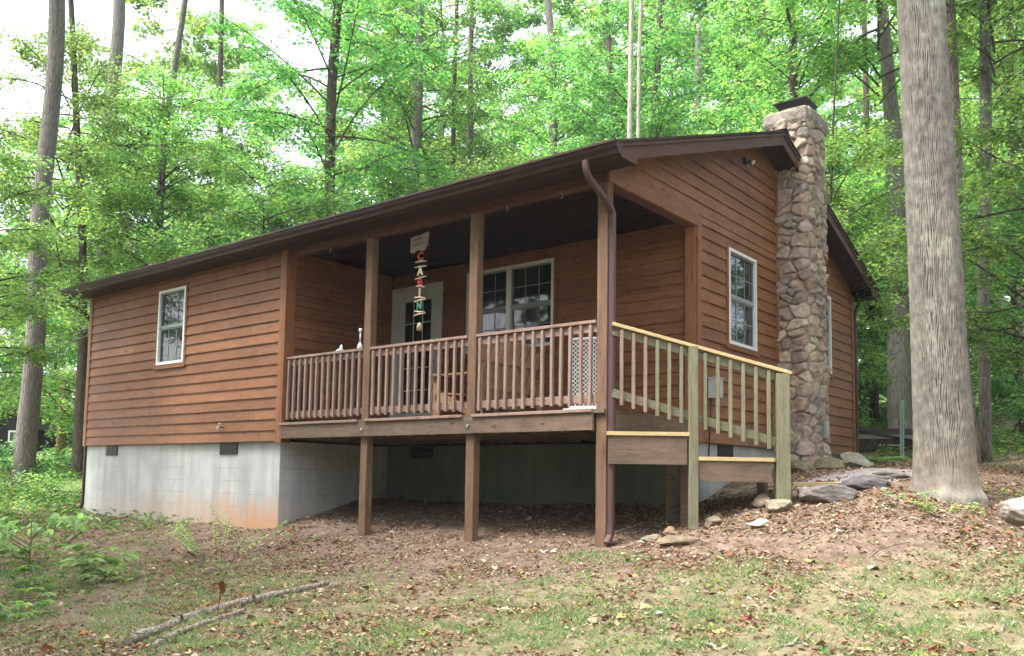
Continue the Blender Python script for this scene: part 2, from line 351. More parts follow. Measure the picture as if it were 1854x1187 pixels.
tag(new_obj('ground',gme,M['ground']),kind='structure')
# gravel path by the steps: a thin sheet draped over the ground
gv=[];gf=[]; n=26
c0=np.array([1.75,3.5]); 
for i in range(n+1):
    for j in range(n+1):
        a=(i/n-.5)*2; b=(j/n-.5)*2; k=1-.12*math.sin(7*a+3*b)
        x=c0[0]+a*.62*k+.2*b; y=c0[1]+b*1.1*k; gv.append((x,y,gz1(x,y)+.03-.05*max(abs(a),abs(b))**4))
for i in range(n):
    for j in range(n): gf.append((i*(n+1)+j,(i+1)*(n+1)+j,(i+1)*(n+1)+j+1,i*(n+1)+j+1))
tag(new_obj('gravel_path',fastmesh('gravel_path',gv,gf,None,True),M['gravel']),kind='structure')
# ------------------------------------------------------------------ CABIN
L=11.82; A5=5.65; W=8.17; YB=2.15; DZ=.24
RS=(4.572-3.0)/(W/2+.40)        # roof slope
def rz_(y): return 3.0+RS*(y+.40) if y<=W/2 else 3.0+RS*(W+.40-y)
cabin=thing('cabin','brown stained wood cabin with covered corner porch, grey block foundation and stone chimney','cabin',(0,0,0))
EX=.165
def siding(name,axis,plane,sgn,u0,u1,z0,top,holes,parent):
    """clapboards on a wall. axis 'x': wall runs along x at y=plane; axis 'y': runs along y at x=plane. sgn: outward direction.
    top: function u-> height or constant; holes: (u0,u1,z0,z1)"""
    mb=MB(); zmax=top if not callable(top) else max(top(u0),top(u1),top((u0+u1)/2))
    def P(u,z,o): return (u,plane+sgn*o,z) if axis=='x' else (plane+sgn*o,u,z)
    def ends(z):
        if not callable(top): return (u0,u1)
        a,b=u0,u1          # gable: heights follow the roof
        if top(u0)<z: a=(z-top(u0))/RS+u0
        if top(u1)<z: b=u1-(z-top(u1))/RS
        return (a,b)
    k=0
    while z0+k*EX<zmax:
        za,zb=z0+k*EX,min(z0+(k+1)*EX,zmax)
        br=sorted(set([za,zb]+[h for H in holes for h in H[2:4] if za<h<zb]+([top(u0)] if callable(top) and za<top(u0)<zb else [])+([top(u1)] if callable(top) and za<top(u1)<zb else [])))
        for a,b in zip(br[:-1],br[1:]):
            if b-a<1e-4: continue
            ea,eb=ends(a),ends(b)
            if ea[1]-ea[0]<.02: continue
            iv=[[ea[0],ea[1],eb[0],eb[1]]]; mid=(a+b)/2
            for H in holes:
                if H[2]<mid<H[3]:
                    nv=[]
                    for q in iv:
                        if H[1]<=min(q[0],q[2]) or H[0]>=max(q[1],q[3]): nv.append(q); continue
                        if H[0]>q[0]: nv.append([q[0],H[0],q[2],H[0]])
                        if H[1]<q[1]: nv.append([H[1],q[1],H[1],q[3]])
                    iv=nv
            oa=.025-.020*(a-za)/EX; ob=.025-.020*(b-za)/EX
            for q in iv:
                if q[1]-q[0]<.004: continue
                vs=[P(q[0],a,0),P(q[1],a,0),P(q[3],b,0),P(q[2],b,0),P(q[0],a,oa),P(q[1],a,oa),P(q[3],b,ob),P(q[2],b,ob)]
                mb.add(vs,[(4,5,6,7),(0,1,5,4),(0,4,7,3),(1,2,6,5),(3,2,6,7),(0,3,2,1)])
        k+=1
    return mb.build(name,M['siding'],parent)
ZT=2.86
W1=(-9.30,-8.34,1.32,2.72); WB=(-3.99,-2.22,1.37,2.735); DR=(-5.62,-4.47,.24,2.635); G1=(2.93,3.93,1.31,2.72); G2=(6.02,7.02,1.31,2.72)
siding('wall','x',0,-1,-L+.10,-A5-.11,0,ZT,[W1],cabin)
siding('wall','y',-A5,1,.145,YB-.02,DZ,ZT,[],cabin)
siding('wall','x',YB,-1,-A5+.03,-.13,DZ,ZT,[DR,WB],cabin)
gtop=lambda y: rz_(y)-.10
siding('wall','y',0,1,.0,W-.10,2.91,lambda y: rz_(y)-.10,[(4.64,5.50,0,9)],cabin)
siding('wall','y',0,1,2.18,W-.10,0,2.91-.0002,[G1,G2,(4.64,5.50,0,9)],cabin)
siding('wall','y',-L,-1,0,W,0,gtop,[],cabin)
siding('wall','x',W,1,-L,0,0,ZT,[],cabin)
# backing so daylight does not leak through board joints
b=MB(); b.box((-L+.06,.04,0),(-A5-.06,.065,ZT)); b.box((-A5-.06,.065,0),(-A5-.005,YB+.06,ZT)); b.box((-A5,YB+.035,0),(-.08,YB+.06,ZT))
b.box((-.07,YB+.062,0),(-.035,W-.02,ZT)); b.box((-L+.005,.065,0),(-L+.05,W-.02,ZT))
b.build('sheathing',M['ceil'],cabin)
# trim boards
t_=MB()
t_.beam((-L+.055,-.012,-.01),(-L+.055,-.012,ZT),.11,.04,.003,side=(1,0,0)); t_.build('corner_trim',M['trim_v'],cabin); t_=MB()
t_.beam((-A5-.052,-.0185,-.02),(-A5-.052,-.0185,ZT),.105,.045,.003,side=(1,0,0))
t_.beam((-A5+.020,.05,-.02),(-A5+.020,.05,ZT),.038,.18,.003,side=(1,0,0)); t_.build('corner_trim',M['trim_v'],cabin); t_=MB()
t_.beam((.012,W-.05,-.02),(.012,W-.05,ZT+.05),.045,.10,.003,side=(1,0,0))
t_.build('corner_trim',M['trim_v'],cabin)
t_=MB(); t_.beam((.016,4.69,-.02),(.016,4.69,4.1),.05,.07,.003,side=(1,0,0)); t_.build('chimney_trim',M['trim_v'],cabin)
p_=MB(); p_.beam((-.07,2.11,-.02),(-.07,2.11,2.752),.14,.14,.004,side=(1,0,0)); p_.beam((.016,2.13,-.02),(.016,2.13,2.752),.03,.10,.003,side=(1,0,0)); p_.build('porch_pillar',M['trim_v'],cabin)
# gable header board and beam behind it
h_=MB(); h_.beam((.014,.0,2.829),(.014,2.19,2.829),.03,.158,.003); h_.build('header_trim',M['trim_h'],cabin)
h_=MB(); h_.beam((-.072,.075,2.79),(-.072,2.18,2.79),.13,.085,.004); h_.beam((-A5+.04,.062,2.815),(-.005,.062,2.815),.12,.115,.004); h_.build('header_beam',M['beam'],cabin)
# porch ceiling
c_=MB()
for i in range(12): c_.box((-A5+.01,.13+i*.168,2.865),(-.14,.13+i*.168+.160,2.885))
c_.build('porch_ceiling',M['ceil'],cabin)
# porch deck
d_=MB()
for i in range(15):
    y=.012+i*.1425; d_.box((-A5+.045,y-.045 if i==0 else y,.222),(-.006,y+.136,.262))
d_.build('porch_floor',M['rim'],cabin)
j_=MB()
for i in range(14): x=-A5+.25+i*.4; j_.box((x-.02,.035,.02),(x+.02,YB-.01,.218))
j_.build('floor_joist',M['rim'],cabin)
r_=MB(); r_.beam((-A5+.042,-.019,.13),(-.145,-.019,.13),.04,.19,.003); r_.build('rim_board',M['rim'],cabin)
r_=MB(); r_.beam((.014,.145,.085),(.014,2.06,.085),.036,.27,.003); r_.build('rim_board',M['rim'],cabin)
for i,(x0,x1) in enumerate(((-A5+.02,-3.925),(-3.775,-2.02),(-1.87,-.145))):
    s_=MB(); s_.beam((x0,-.02,.247),(x1,-.02,.247),.085,.036,.004); s_.build('sill_board',M['rail'],cabin)
# posts
for k,(xa,zt) in enumerate(((-3.85,2.757),(-1.945,2.757),(-.07,2.757))):
    x=xa; g=gz1(x,.07)-.3
    m_=MB()
    m_.beam((x,.07,g),(x,.07,zt),.132,.115,.006,side=(1,0,0))
    po=m_.build('porch_post',M['post'],cabin)
    if k<2:
        bo=MB(); bo.tube([(x+.01,-.055,.13),(x+.01,-.036,.13)],.02,8); bo.build('bolt',M['metal'],po)
# railings
def baluster(p0,p1,par,mat,dirv=(1,0,0)):
    m_=MB(); p0=Vector(p0);p1=Vector(p1); m_.beam(p0,p1-Vector((0,0,.012)),.036,.036,.003,side=dirv)
    m_.beam(p1-Vector((0,0,.012)),p1,.022,.022,.002,side=dirv)
    jit=random.uniform(-.003,.003); 
    for i in range(len(m_.v)//2): pass
    return m_.build('baluster',mat,par)
for (x0,x1) in ((-5.60,-3.925),(-3.775,-2.02),(-1.87,-.145)):
    rl=MB(); rl.beam((x0,.055,1.225),(x1,.055,1.225),.10,.036,.004); rl.beam((x0,.055,1.155),(x1,.055,1.155),.036,.088,.003); rl.beam((x0,.055,.385),(x1,.055,.385),.036,.088,.003)
    ro=rl.build('railing',M['rail'],cabin); nb=13; st=(x1-x0)/nb
    for i in range(nb):
        x=x0+st*(i+.5)+random.uniform(-.006,.006); ti=random.uniform(-.006,.006)
        baluster((x+ti,.016,.315+random.uniform(-.006,.006)),(x,.016,1.198+random.uniform(-.004,.003)),ro,M['balus'])
# stair railing and platform steps
P0=np.array([.03,.02]); P2=np.array([.765,.50]); P3=np.array([1.49,1.10])
g2=gz1(*P2); g3=gz1(*P3)
dv=(P3-P0)/np.linalg.norm(P3-P0); nv=np.array([dv[1],-dv[0]])   # nv: towards the yard
m_=MB(); m_.beam((*P2,g2-.3),(*P2,.93),.095,.095,.005,side=(*dv,0)); m_.build('stair_post',M['green_v'],cabin)
m_=MB(); m_.beam((*P3,g3-.3),(*P3,.655),.14,.14,.007,side=(*dv,0)); m_.build('stair_post',M['green_v'],cabin)
rr=MB()
def on_line(t,z,off=0): q=P0+dv*t-nv*off*-1; return (q[0],q[1],z)
LT=np.linalg.norm(P3-P0)
def zt_(t): return 1.175-(1.175-.685)*t/LT
def zl_(t): return .435-(.435+.085)*t/LT
L2=np.linalg.norm(P2-P0)
cap=MB(); cap.beam(on_line(.02,zt_(0),.0),on_line(LT+.09,zt_(LT+.09),.0),.125,.036,.004); capo=cap.build('stair_rail_cap',M['yellow'],cabin)
sr=MB(); sr.beam(on_line(.03,zt_(0)-.075,-.0),on_line(LT-.07,zt_(LT-.07)-.075,-.0),.036,.088,.003); sr.beam(on_line(.03,zl_(0)-.0,0),on_line(LT-.07,zl_(LT-.07),0),.036,.088,.003)
sro=sr.build('stair_railing',M['green_h'],cabin)
for seg,(ta,tb) in enumerate(((.06,L2-.06),(L2+.06,LT-.08))):
    for i in range(6):
        t=ta+(tb-ta)*(i+.5)/6; baluster(on_line(t,zl_(t)-.10,.038),on_line(t,zt_(t)-.03,.038),sro,M['green_v'] if seg or i>2 else M['balus'],(*dv,0))
# steps
def platform(poly,ztop,skirt,edges,inner=True):
    par=MB()
    P_=[tuple(p) for p in poly]
    par.prism(P_,ztop-.04,ztop,2)
    so=par.build('step_tread',M['yellow'],cabin)
    for (i,j) in edges:
        a=np.array(P_[i]);b=np.array(P_[j]); d=(b-a)/np.linalg.norm(b-a); cen=np.mean(np.array(P_),0); n_=np.array([d[1],-d[0]])
        if np.dot(cen-a,n_)<0: n_=-n_
        a2=a+n_*.035+d*.02; b2=b+n_*.035-d*.02
        k_=MB(); k_.beam((*a2,ztop-.045-skirt/2),(*b2,ztop-.045-skirt/2),.036,skirt,.003); k_.build('step_riser',M['rim'],cabin)
platform([(.035,-.045),(.75,.44),(.77,.50),(.06,1.9),(.035,1.9)],.02,.30,[(0,1)])
platform([(.80,.47),(1.44,1.00),(1.46,1.08),(.98,2.2),(.06,2.12),(.06,1.95)],-.235,.215,[(0,1)])
q1=dep(1428,876,9.35);q2=dep(1545,876,9.75)
k_=MB(); k_.beam(q1,q2,.14,.04,.004); k_.build('landing_board',M['yellow'],cabin)
for x,y in ((.12,1.2),(.55,.75),(1.1,1.5)):
    sp=MB(); sp.post(x,y,gz1(x,y)-.2,-.03 if x<.9 else -.28,.09); sp.build('step_support',M['rim'],cabin)
# foundation
f_=MB(); zb=-2.2
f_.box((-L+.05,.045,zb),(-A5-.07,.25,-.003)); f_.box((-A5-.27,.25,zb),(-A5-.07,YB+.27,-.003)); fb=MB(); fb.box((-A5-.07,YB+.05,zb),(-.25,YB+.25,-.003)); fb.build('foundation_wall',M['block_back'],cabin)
f_.box((-.25,YB+.05,zb),(-.04,W-.05,-.003)); f_.box((-L+.05,.25,zb),(-L+.25,W-.05,-.003)); f_.box((-L+.25,W-.25,zb),(-.25,W-.05,-.003))
f_.build('foundation_wall',M['block'],cabin)
def vent(a,b,axis,plane,sg):
    v=MB(); fr=MB(); n=5
    (u0,z0),(u1,z1)=a,b
    if axis=='x':
        v.box((u0,plane,z0),(u1,plane+sg*.012,z1))
        for i in range(n): z=z0+(z1-z0)*(i+.5)/n; v.beam((u0+.012,plane+sg*.018,z),(u1-.012,plane+sg*.018,z),.018,.008,.001)
    else:
        v.box((plane,u0,z0),(plane+sg*.012,u1,z1))
        for i in range(n): z=z0+(z1-z0)*(i+.5)/n; v.beam((plane+sg*.018,u0+.012,z),(plane+sg*.018,u1-.012,z),.018,.008,.001)
    v.build('foundation_vent',M['dark'],cabin)
def seg(u0,v0,u1,v1,ax,val):
    a=on(u0,v0,ax,val);b=on(u1,v1,ax,val); o=0 if ax==1 else 1; return (a[o],a[2]),(b[o],b[2])
vent((-11.0,-.19),(-10.58,-.01),'x',.043,-1); vent((-7.28,-.185),(-6.80,-.01),'x',.043,-1); vent((-5.15,-.20),(-4.66,-.01),'x',YB+.048,-1); vent((-.78,-.19),(-.35,-.01),'x',YB+.048,-1)
vent((2.75,-.19),(3.20,-.01),'y',-.038,1)
# roof
y_=W/2; th=.035
prof=[(-.44,rz_(-.40)-.014),(y_,4.572),(W+.44,rz_(W+.40)-.014),(W+.44,rz_(W+.40)-.045),(y_,4.572-th),(-.44,rz_(-.40)-.045)]
rf=MB(); nseg=60
# shingle courses as small steps
ns=26
def slope_strip(sg):
    for i in range(ns):
        a=-.44+(y_+.44)*i/ns; b2=-.44+(y_+.44)*(i+1)/ns; ya,yb=(a,b2) if sg>0 else (W-a,W-b2)
        za=3.0+RS*(a+.40)+.004; zb2=3.0+RS*(b2+.40)+.002
        rf.prism([(ya,za-.03),(ya,za+.004),(yb,zb2-.004),(yb,zb2-.03)],-L-.40,.40,0)
slope_strip(1); slope_strip(-1)
ro=rf.build('roof',M['shingle'],cabin)
rc=MB(); 
for sg in(1,-1):
    rc.add([(-L-.41,y_,4.60),(.41,y_,4.60),(.41,y_+sg*.16,4.60-.06),(-L-.41,y_+sg*.16,4.54)],[(0,1,2,3)])
rc.build('ridge_cap',M['shingle'],ro,fix=False)
# roof deck underside + soffits
sf=MB()
for sg in (1,-1):
    f=lambda y:(y if sg>0 else W-y)
    for xa,xb in ((.005,.34),(-L-.34,-L-.005)):
        sf.prism([(f(-.30),rz_(-.30)-.13),(f(y_),4.572-.16),(f(y_),4.572-.12),(f(-.30),rz_(-.30)-.09)],xa,xb,0)
    sf.box((-L-.34,f(-.30),2.862),(.34,f(-.002),2.875))
sf.build('soffit',M['soffit'],cabin)
# fascias: rake boards at both gable ends, eave boards front and back
fa=MB()
def rake(x0,x1):
    for sg in (1,-1):
        f=lambda y:(y if sg>0 else W-y)
        fa.prism([(f(-.40),rz_(-.40)-.02),(f(y_),4.572-.03),(f(y_),4.572-.212),(f(.02),rz_(.02)-.215),(f(.01),2.858),(f(-.31),2.858)],x0,x1,0)
rake(.341,.366); rake(-L-.366,-L-.341)
for sg in (1,-1):
    f=lambda y:(y if sg>0 else W-y); fa.box((-L-.34,f(-.325),2.855),(.34,f(-.302),2.975))
fa.build('fascia',M['fascia'],cabin)
de=MB()
for sg in (1,-1):
    f=lambda y:(y if sg>0 else W-y); de.prism([(f(-.42),rz_(-.42)-.03),(f(y_),4.572-.036),(f(y_),4.572-.075),(f(-.42),rz_(-.42)-.07)],.3665,.385,0)
de.build('drip_edge',M['fascia'],cabin)
# K-style gutters
def gutter(sg):
    g=MB(); f=lambda y:(y if sg>0 else W-y)
    pr=[(-.33,2.995),(-.33,2.862),(-.395,2.862),(-.405,2.872),(-.415,2.905),(-.445,2.935),(-.455,2.975),(-.468,2.975),(-.468,2.998),(-.44,2.998),(-.436,2.94),(-.39,2.88),(-.345,2.88),(-.345,2.995)]
    g.prism([(f(a),b) for a,b in pr],-L-.385,.385,0)
    g.prism([(f(a),b) for a,b in [(-.33,2.994),(-.33,2.861),(-.395,2.861),(-.412,2.905),(-.445,2.935),(-.467,2.998)]],.385,.392,0)
    g.prism([(f(a),b) for a,b in [(-.33,2.994),(-.33,2.861),(-.395,2.861),(-.412,2.905),(-.445,2.935),(-.467,2.998)]],-L-.392,-L-.385,0)
    g.build('gutter',M['gutter'],cabin)
gutter(1); gutter(-1)
def bez(ps,n=10):
    ps=[Vector(p) for p in ps]; out=[]
    for i in range(n+1):
        t=i/n; q=ps[:]
        while len(q)>1: q=[q[k].lerp(q[k+1],t) for k in range(len(q)-1)]
        out.append(q[0])
    return out
def spout(pts,mat=None): m_=MB(); m_.rtube(pts,.066,.06); return m_.build('downspout',mat or M['spout'],cabin)
gb=gz1(.04,0)
spout(bez([(-.02,-.40,2.87),(-.02,-.40,2.72),(.0,-.30,2.66)],6)+bez([(.01,-.12,2.56),(.034,.0,2.50),(.034,.05,2.40)],5)+[(.034,.055,2.2),(.034,.055,gb+.25),(.034,.045,gb+.12),(.034,-.02,gb+.04)])
spout(bez([(-L-.12,-.40,2.87),(-L-.12,-.40,2.70),(-L-.09,-.25,2.64),(-L-.06,-.06,2.52)],8)+[(-L-.052,.06,2.40),(-L-.052,.07,2.0),(-L-.052,.07,-1.05),(-L-.052,.02,-1.18),(-L-.052,-.2,-1.24)],M['gutter'])
spout([(-.0,W+.40,2.87),(.0,W+.36,2.76),(.02,W+.10,2.62),(.03,W+.045,2.5),(.03,W+.045,0)],M['spout'])
rl_=np.random.default_rng(8); n=90; xs=rl_.uniform(-L-.3,.3,n); ys=np.where(rl_.random(n)<.6,rl_.uniform(-.44,-.3,n),rl_.uniform(0,3.9,n)); a=rl_.uniform(0,6.28,n)
ROOFLEAF=(xs,ys,a)
# windows ------------------------------------------------
def window(axis,plane,sg,H,units=1,rows=(2,2),cols=3,casing=True):
    """H=(u0,u1,z0,z1) of the hole; brown casing, white frame, sash, grille, panes"""
    u0,u1,z0,z1=H
    def P(u,o,z): return (u,plane+sg*o,z) if axis=='x' else (plane+sg*o,u,z)
    def bx(mb,ua,ub,za,zb,oa,ob): mb.box(P(ua,oa,za),P(ub,ob,zb))
    c=MB(); cw=.048
    bx(c,u0-.001,u1+.001,z0,z0+cw,-.01,.032); bx(c,u0-.001,u1+.001,z1-cw,z1,-.01,.032); bx(c,u0,u0+cw,z0+cw,z1-cw,-.01,.030); bx(c,u1-cw,u1,z0+cw,z1-cw,-.01,.030)
    bx(c,u0-.02,u1+.02,z0-.028,z0-.001,-.0,.045)
    w=c.build('window',M['trim_h'],cabin)
    u0+=cw;u1-=cw;z0+=cw;z1-=cw
    f=MB(); fw=.042
    bx(f,u0,u1,z0,z0+fw,-.02,.038); bx(f,u0,u1,z1-fw,z1,-.02,.038); bx(f,u0,u0+fw,z0+fw,z1-fw,-.02,.036); bx(f,u1-fw,u1,z0+fw,z1-fw,-.02,.036)
    uw=(u1-u0)/units
    for k in range(1,units): bx(f,u0+k*uw-.04,u0+k*uw+.04,z0+fw,z1-fw,-.02,.034)
    f.build('window_frame',M['white'],w)
    for k in range(units):
        a=u0+k*uw+(fw if k==0 else .04); b_=u0+(k+1)*uw-(fw if k==units-1 else .04); za,zb=z0+fw,z1-fw; zm=(za+zb)/2
        s=MB(); sw=.022
        bx(s,a,b_,zm-.018,zm+.018,-.015,.012)
        for q0,q1,o in ((za,zm-.018,-.002),(zm+.018,zb,.006)):
            bx(s,a,a+sw,q0,q1,-.02,o); bx(s,b_-sw,b_,q0,q1,-.02,o); bx(s,a+sw,b_-sw,q0,q0+sw,-.02,o-.001) ; bx(s,a+sw,b_-sw,q1-sw,q1,-.02,o-.001)
        s.build('sash',M['grille'],w)
        g=MB()
        for (q0,q1),r in zip(((za,zm),(zm,zb)),rows):
            for i in range(1,cols): x=a+(b_-a)*i/cols; bx(g,x-.006,x+.006,q0+.03,q1-.03,-.014,-.009)
            for i in range(1,r): z=q0+(q1-q0)*i/r; bx(g,a+.02,b_-.02,z-.006,z+.006,-.0145,-.0085)
        g.build('grille',M['grille'],w)
        p=MB(); bx(p,a+.01,b_-.01,za,zb,-.03,-.0155); p.build('pane',M['glass'],w)
window('x',0,-1,W1); window('x',YB,-1,WB,2); window('y',0,1,G1); window('y',0,1,G2)
# door
x0,x1,z0,z1=DR
c=MB(); 
c.box((x0,YB-.035,z0),(x0+.09,YB+.02,z1)); c.box((x1-.09,YB-.035,z0),(x1,YB+.02,z1)); c.box((x0+.09,YB-.035,z1-.09),(x1-.09,YB+.02,z1)); c.box((x0+.09,YB-.04,z0),(x1-.09,YB+.02,z0+.03))
dr=c.build('door',M['doorwhite'],cabin)
a,b_=x0+.092,x1-.092
s=MB(); ga,gb_=a+.20,b_-.15; gz0,gz1_=z0+.30,z1-.25
s.box((a,YB-.022,z0+.032),(ga,YB+.01,z1-.092)); s.box((gb_,YB-.022,z0+.032),(b_,YB+.01,z1-.092)); s.box((ga,YB-.022,z0+.032),(gb_,YB+.01,gz0)); s.box((ga,YB-.022,gz1_),(gb_,YB+.01,z1-.092))
s.box((a+.10,YB-.028,z0+.05),(a+.112,YB-.022,z1-.1))
s.build('door_panel',M['doorwhite'],dr)
g=MB()
for i in range(1,3): x=ga+(gb_-ga)*i/3; g.box((x-.007,YB-.012,gz0),(x+.007,YB-.004,gz1_))
for i in range(1,5): z=gz0+(gz1_-gz0)*i/5; g.box((ga,YB-.0125,z-.007),(gb_,YB-.0035,z+.007))
g.build('grille',M['white'],dr)
g=MB(); g.box((ga-.005,YB-.002,gz0-.005),(gb_+.005,YB+.004,gz1_+.005)); g.build('pane',M['glass'],dr)
g=MB(); g.ball((b_-.065,YB-.07,1.19),.028); g.tube([(b_-.065,YB-.07,1.19),(b_-.065,YB-.02,1.19)],.01,8); g.tube([(b_-.065,YB-.038,1.35),(b_-.065,YB-.02,1.35)],.025,10); g.build('handle',M['metal'],dr)
# fittings on the walls
def local_frame(u,v,ax,val): return on(u,v,ax,val)
e=on(1284,703,0,.0); bx_=MB(); bx_.box((.03,e[1]-.09,e[2]-.13),(.15,e[1]+.09,e[2]+.12)); bx_.box((.028,e[1]-.10,e[2]+.12),(.165,e[1]+.10,e[2]+.135)); bx_.box((.15,e[1]-.075,e[2]-.11),(.158,e[1]+.075,e[2]+.10))
eb=bx_.build('electrical_box',M['boxgrey'],cabin)
cc=MB(); cc.tube([(.05,e[1]-.05,e[2]-.13),(.04,e[1]-.06,e[2]-.5),(.05,e[1]-.13,-.25)],.009,6); cc.build('conduit',M['dark'],eb)
e=on(1346,292,0,.0); fl=MB(); fl.tube([(.02,e[1],e[2]),(.06,e[1],e[2])],.055,12); fl.tube([(.06,e[1]+.03,e[2]),(.12,e[1]+.05,e[2]-.02)],.014,6); flo=fl.build('flood_light',M['dark'],cabin)
fl=MB(); fl.tube([(.09,e[1]+.05,e[2]-.005),(.13,e[1]+.06,e[2]-.03)],[.02,.034],12); fl.build('lamp_head',M['ceramic'],flo)
e=on(405,773,1,0.); fc=MB(); fc.tube([(e[0],-.02,e[2]),(e[0],-.10,e[2]),(e[0],-.12,e[2]-.05)],.014,8); fc.tube([(e[0],-.07,e[2]),(e[0],-.07,e[2]+.05)],.008,6); fc.tube([(e[0]-.035,-.07,e[2]+.05),(e[0]+.035,-.07,e[2]+.05)],.012,8); fc.build('hose_tap',M['metal'],cabin)
for u,v in ((918,382),(1017,357),(598,457)):
    e=on(u,v,1,.03); hk=MB(); hk.tube([(e[0],.03,2.76),(e[0],.03,2.735)]+[(e[0]+.018*math.cos(t),.03,2.715+.02*math.sin(t)) for t in np.linspace(PI/2,-PI*.9,9)],.004,6); hk.build('ceiling_hook',M['metal'],cabin)
# ------------------------------------------------------------------ chimney
def chimney():
    X0,X1,Y0,Y1=-.12,.47,4.72,5.44; zt=5.0; zb=-.45
    per=[(X0,Y0),(X1,Y0),(X1,Y1),(X0,Y1)]; ln=[X1-X0,Y1-Y0,X1-X0,Y1-Y0]; T=sum(ln)
    res=.0165; nu=int(T/res); nz=int((zt-zb)/res)
    uu=np.arange(nu)/nu*T; zz=np.linspace(zb,zt,nz); Ug,Zg=np.meshgrid(uu,zz)
    # irregular stones: jittered rows of seeds
    rng=np.random.default_rng(5); seeds=[]; z=zb-.05
    while z<zt+.1:
        h=rng.uniform(.13,.23); u=rng.uniform(0,.2)
        while u<T:
            w=rng.uniform(.15,.38)
            if rng.random()<.18: seeds+= [(u+w*.3,z+h*.25,1.),(u+w*.6,z+h*.8,1.)]
            else: seeds.append((u+w/2+rng.normal(0,.015),z+h/2+rng.normal(0,.035),1.))
            u+=w
        z+=h
    S=np.array(seeds); S=np.r_[S,S+[T,0,0],S-[T,0,0]]; K=len(seeds)
    wu=(fbm(Ug*7,Zg*7,3,3)-.5)*.07; wz=(fbm(Ug*7+9,Zg*7+4,8,3)-.5)*.07
    pu=(Ug+wu).ravel(); pz=(Zg+wz).ravel(); F1=np.full(len(pu),9.); F2=F1.copy(); id1=np.zeros(len(pu),int)
    for k in range(0,len(S)):
        sl=np.abs(pz-S[k,1])<.42
        d=np.hypot((pu[sl]-S[k,0])*.82,(pz[sl]-S[k,1])*1.15)
        f1=F1[sl];f2=F2[sl];i1=id1[sl]; c=d<f1; f2=np.where(c,f1,np.minimum(f2,d)); f1=np.where(c,d,f1); i1=np.where(c,k%K,i1)
        F1[sl]=f1;F2[sl]=f2;id1[sl]=i1
    e=F2-F1; pr=.15+.85*rng.random(K); tilt=rng.normal(0,.20,(K,2))
    cell=np.clip(e/.034,0,1); hgt=(1-(1-cell)**1.8)*(.034+.036*pr[id1])
    sx=(pu-S[id1,0]); sx=(sx+T/2)%T-T/2
    hgt+=np.clip(e/.05,0,1)*(tilt[id1,0]*sx+tilt[id1,1]*(pz-S[id1,1]))+(fbm(pu*22,pz*22,31,3)-.5)*.030*cell
    # per stone colours
    pal=np.array([hx(150,132,120),hx(134,118,110),hx(162,140,122),hx(146,122,108),hx(152,128,114),hx(124,114,112),hx(168,154,136),hx(128,114,104),hx(176,160,140),hx(142,118,102),hx(116,108,102)])
    cs=(pal[rng.integers(0,len(pal),K)]*.62+.38*np.array(hx(152,140,126)))*rng.uniform(1.15,1.75,(K,1))
    mort=np.array(hx(150,138,128)); mm=np.clip((e-.012)/.02,0,1)[:,None]
    colr=cs[id1]*mm+mort*(1-mm)
    # positions
    u=Ug.ravel(); z=Zg.ravel(); acc=np.cumsum([0]+ln); x=np.zeros_like(u); y=np.zeros_like(u); nx=np.zeros_like(u); ny=np.zeros_like(u)
    dirs=[(1,0),(0,1),(-1,0),(0,-1)]; nrm=[(0,-1),(1,0),(0,1),(-1,0)]
    for s in range(4):
        q=(u>=acc[s])&(u<acc[s+1]+1e-9); t=u[q]-acc[s]; x[q]=per[s][0]+dirs[s][0]*t; y[q]=per[s][1]+dirs[s][1]*t; nx[q]=nrm[s][0]; ny[q]=nrm[s][1]
        # round the corners
        for (edge,oth) in ((t,(s-1)%4),(ln[s]-t,(s+1)%4)):
            k=np.clip(1-edge/.07,0,1)*.5; nx[q]=nx[q]*(1-k)+nrm[oth][0]*k; ny[q]=ny[q]*(1-k)+nrm[oth][1]*k
    nn=np.hypot(nx,ny); cornerd=.0
    flare=np.clip((.25-z)/.7,0,1)*.07
    rin=.02*(1-nn)*4
    x+=nx*(hgt+flare)-nx*rin; y+=ny*(hgt+flare)-ny*rin
    V=np.stack([x,y,z],-1); I=np.arange(nu*nz).reshape(nz,nu); Inx=np.roll(I,-1,axis=1)
    Fq=np.stack([I[:-1],Inx[:-1],Inx[1:],I[1:]],-1).reshape(-1,4)
    ch=new_obj('chimney',fastmesh('chimney',V,Fq,colr,True),M['stonewall'],cabin)
    c=MB(); N_=14
    ov=.055; rings=[(ov,zt-.10),(ov+.02,zt-.03),(ov+.02,zt+.09),(ov-.01,zt+.14),(-.10,zt+.165)]
    vs=[];fs=[]
    def ring(o,z,k):
        pts=[]
        for (x_,y_) in ((X0-o,Y0-o),(X1+o,Y0-o),(X1+o,Y1+o),(X0-o,Y1+o)): pts.append((x_,y_))
        out=[]; 
        for i in range(4):
            a=np.array(pts[i]);b=np.array(pts[(i+1)%4])
            for j in range(N_):
                t=j/N_; p=a+(b-a)*t; cx,cy=(X0+X1)/2,(Y0+Y1)/2
                if j==0: p=p+(np.array([cx,cy])-p)/np.linalg.norm(np.array([cx,cy])-p)*.05
                w=(fbm(np.array([i*5+t*4.]),np.array([z*6]),44,3)[0]-.5)*.03
                out.append((p[0]+w,p[1]+w,z+(fbm(np.array([i*5+t*3.]),np.array([k*3.]),9,2)[0]-.5)*.035))
        return out
    R=[ring(o,z,k) for k,(o,z) in enumerate([(-.02,zt-.09)]+rings)]; n4=4*N_
    for r in R: vs+=r
    for k in range(len(R)-1):
        for j in range(n4): fs.append((k*n4+j,k*n4+(j+1)%n4,(k+1)*n4+(j+1)%n4,(k+1)*n4+j))
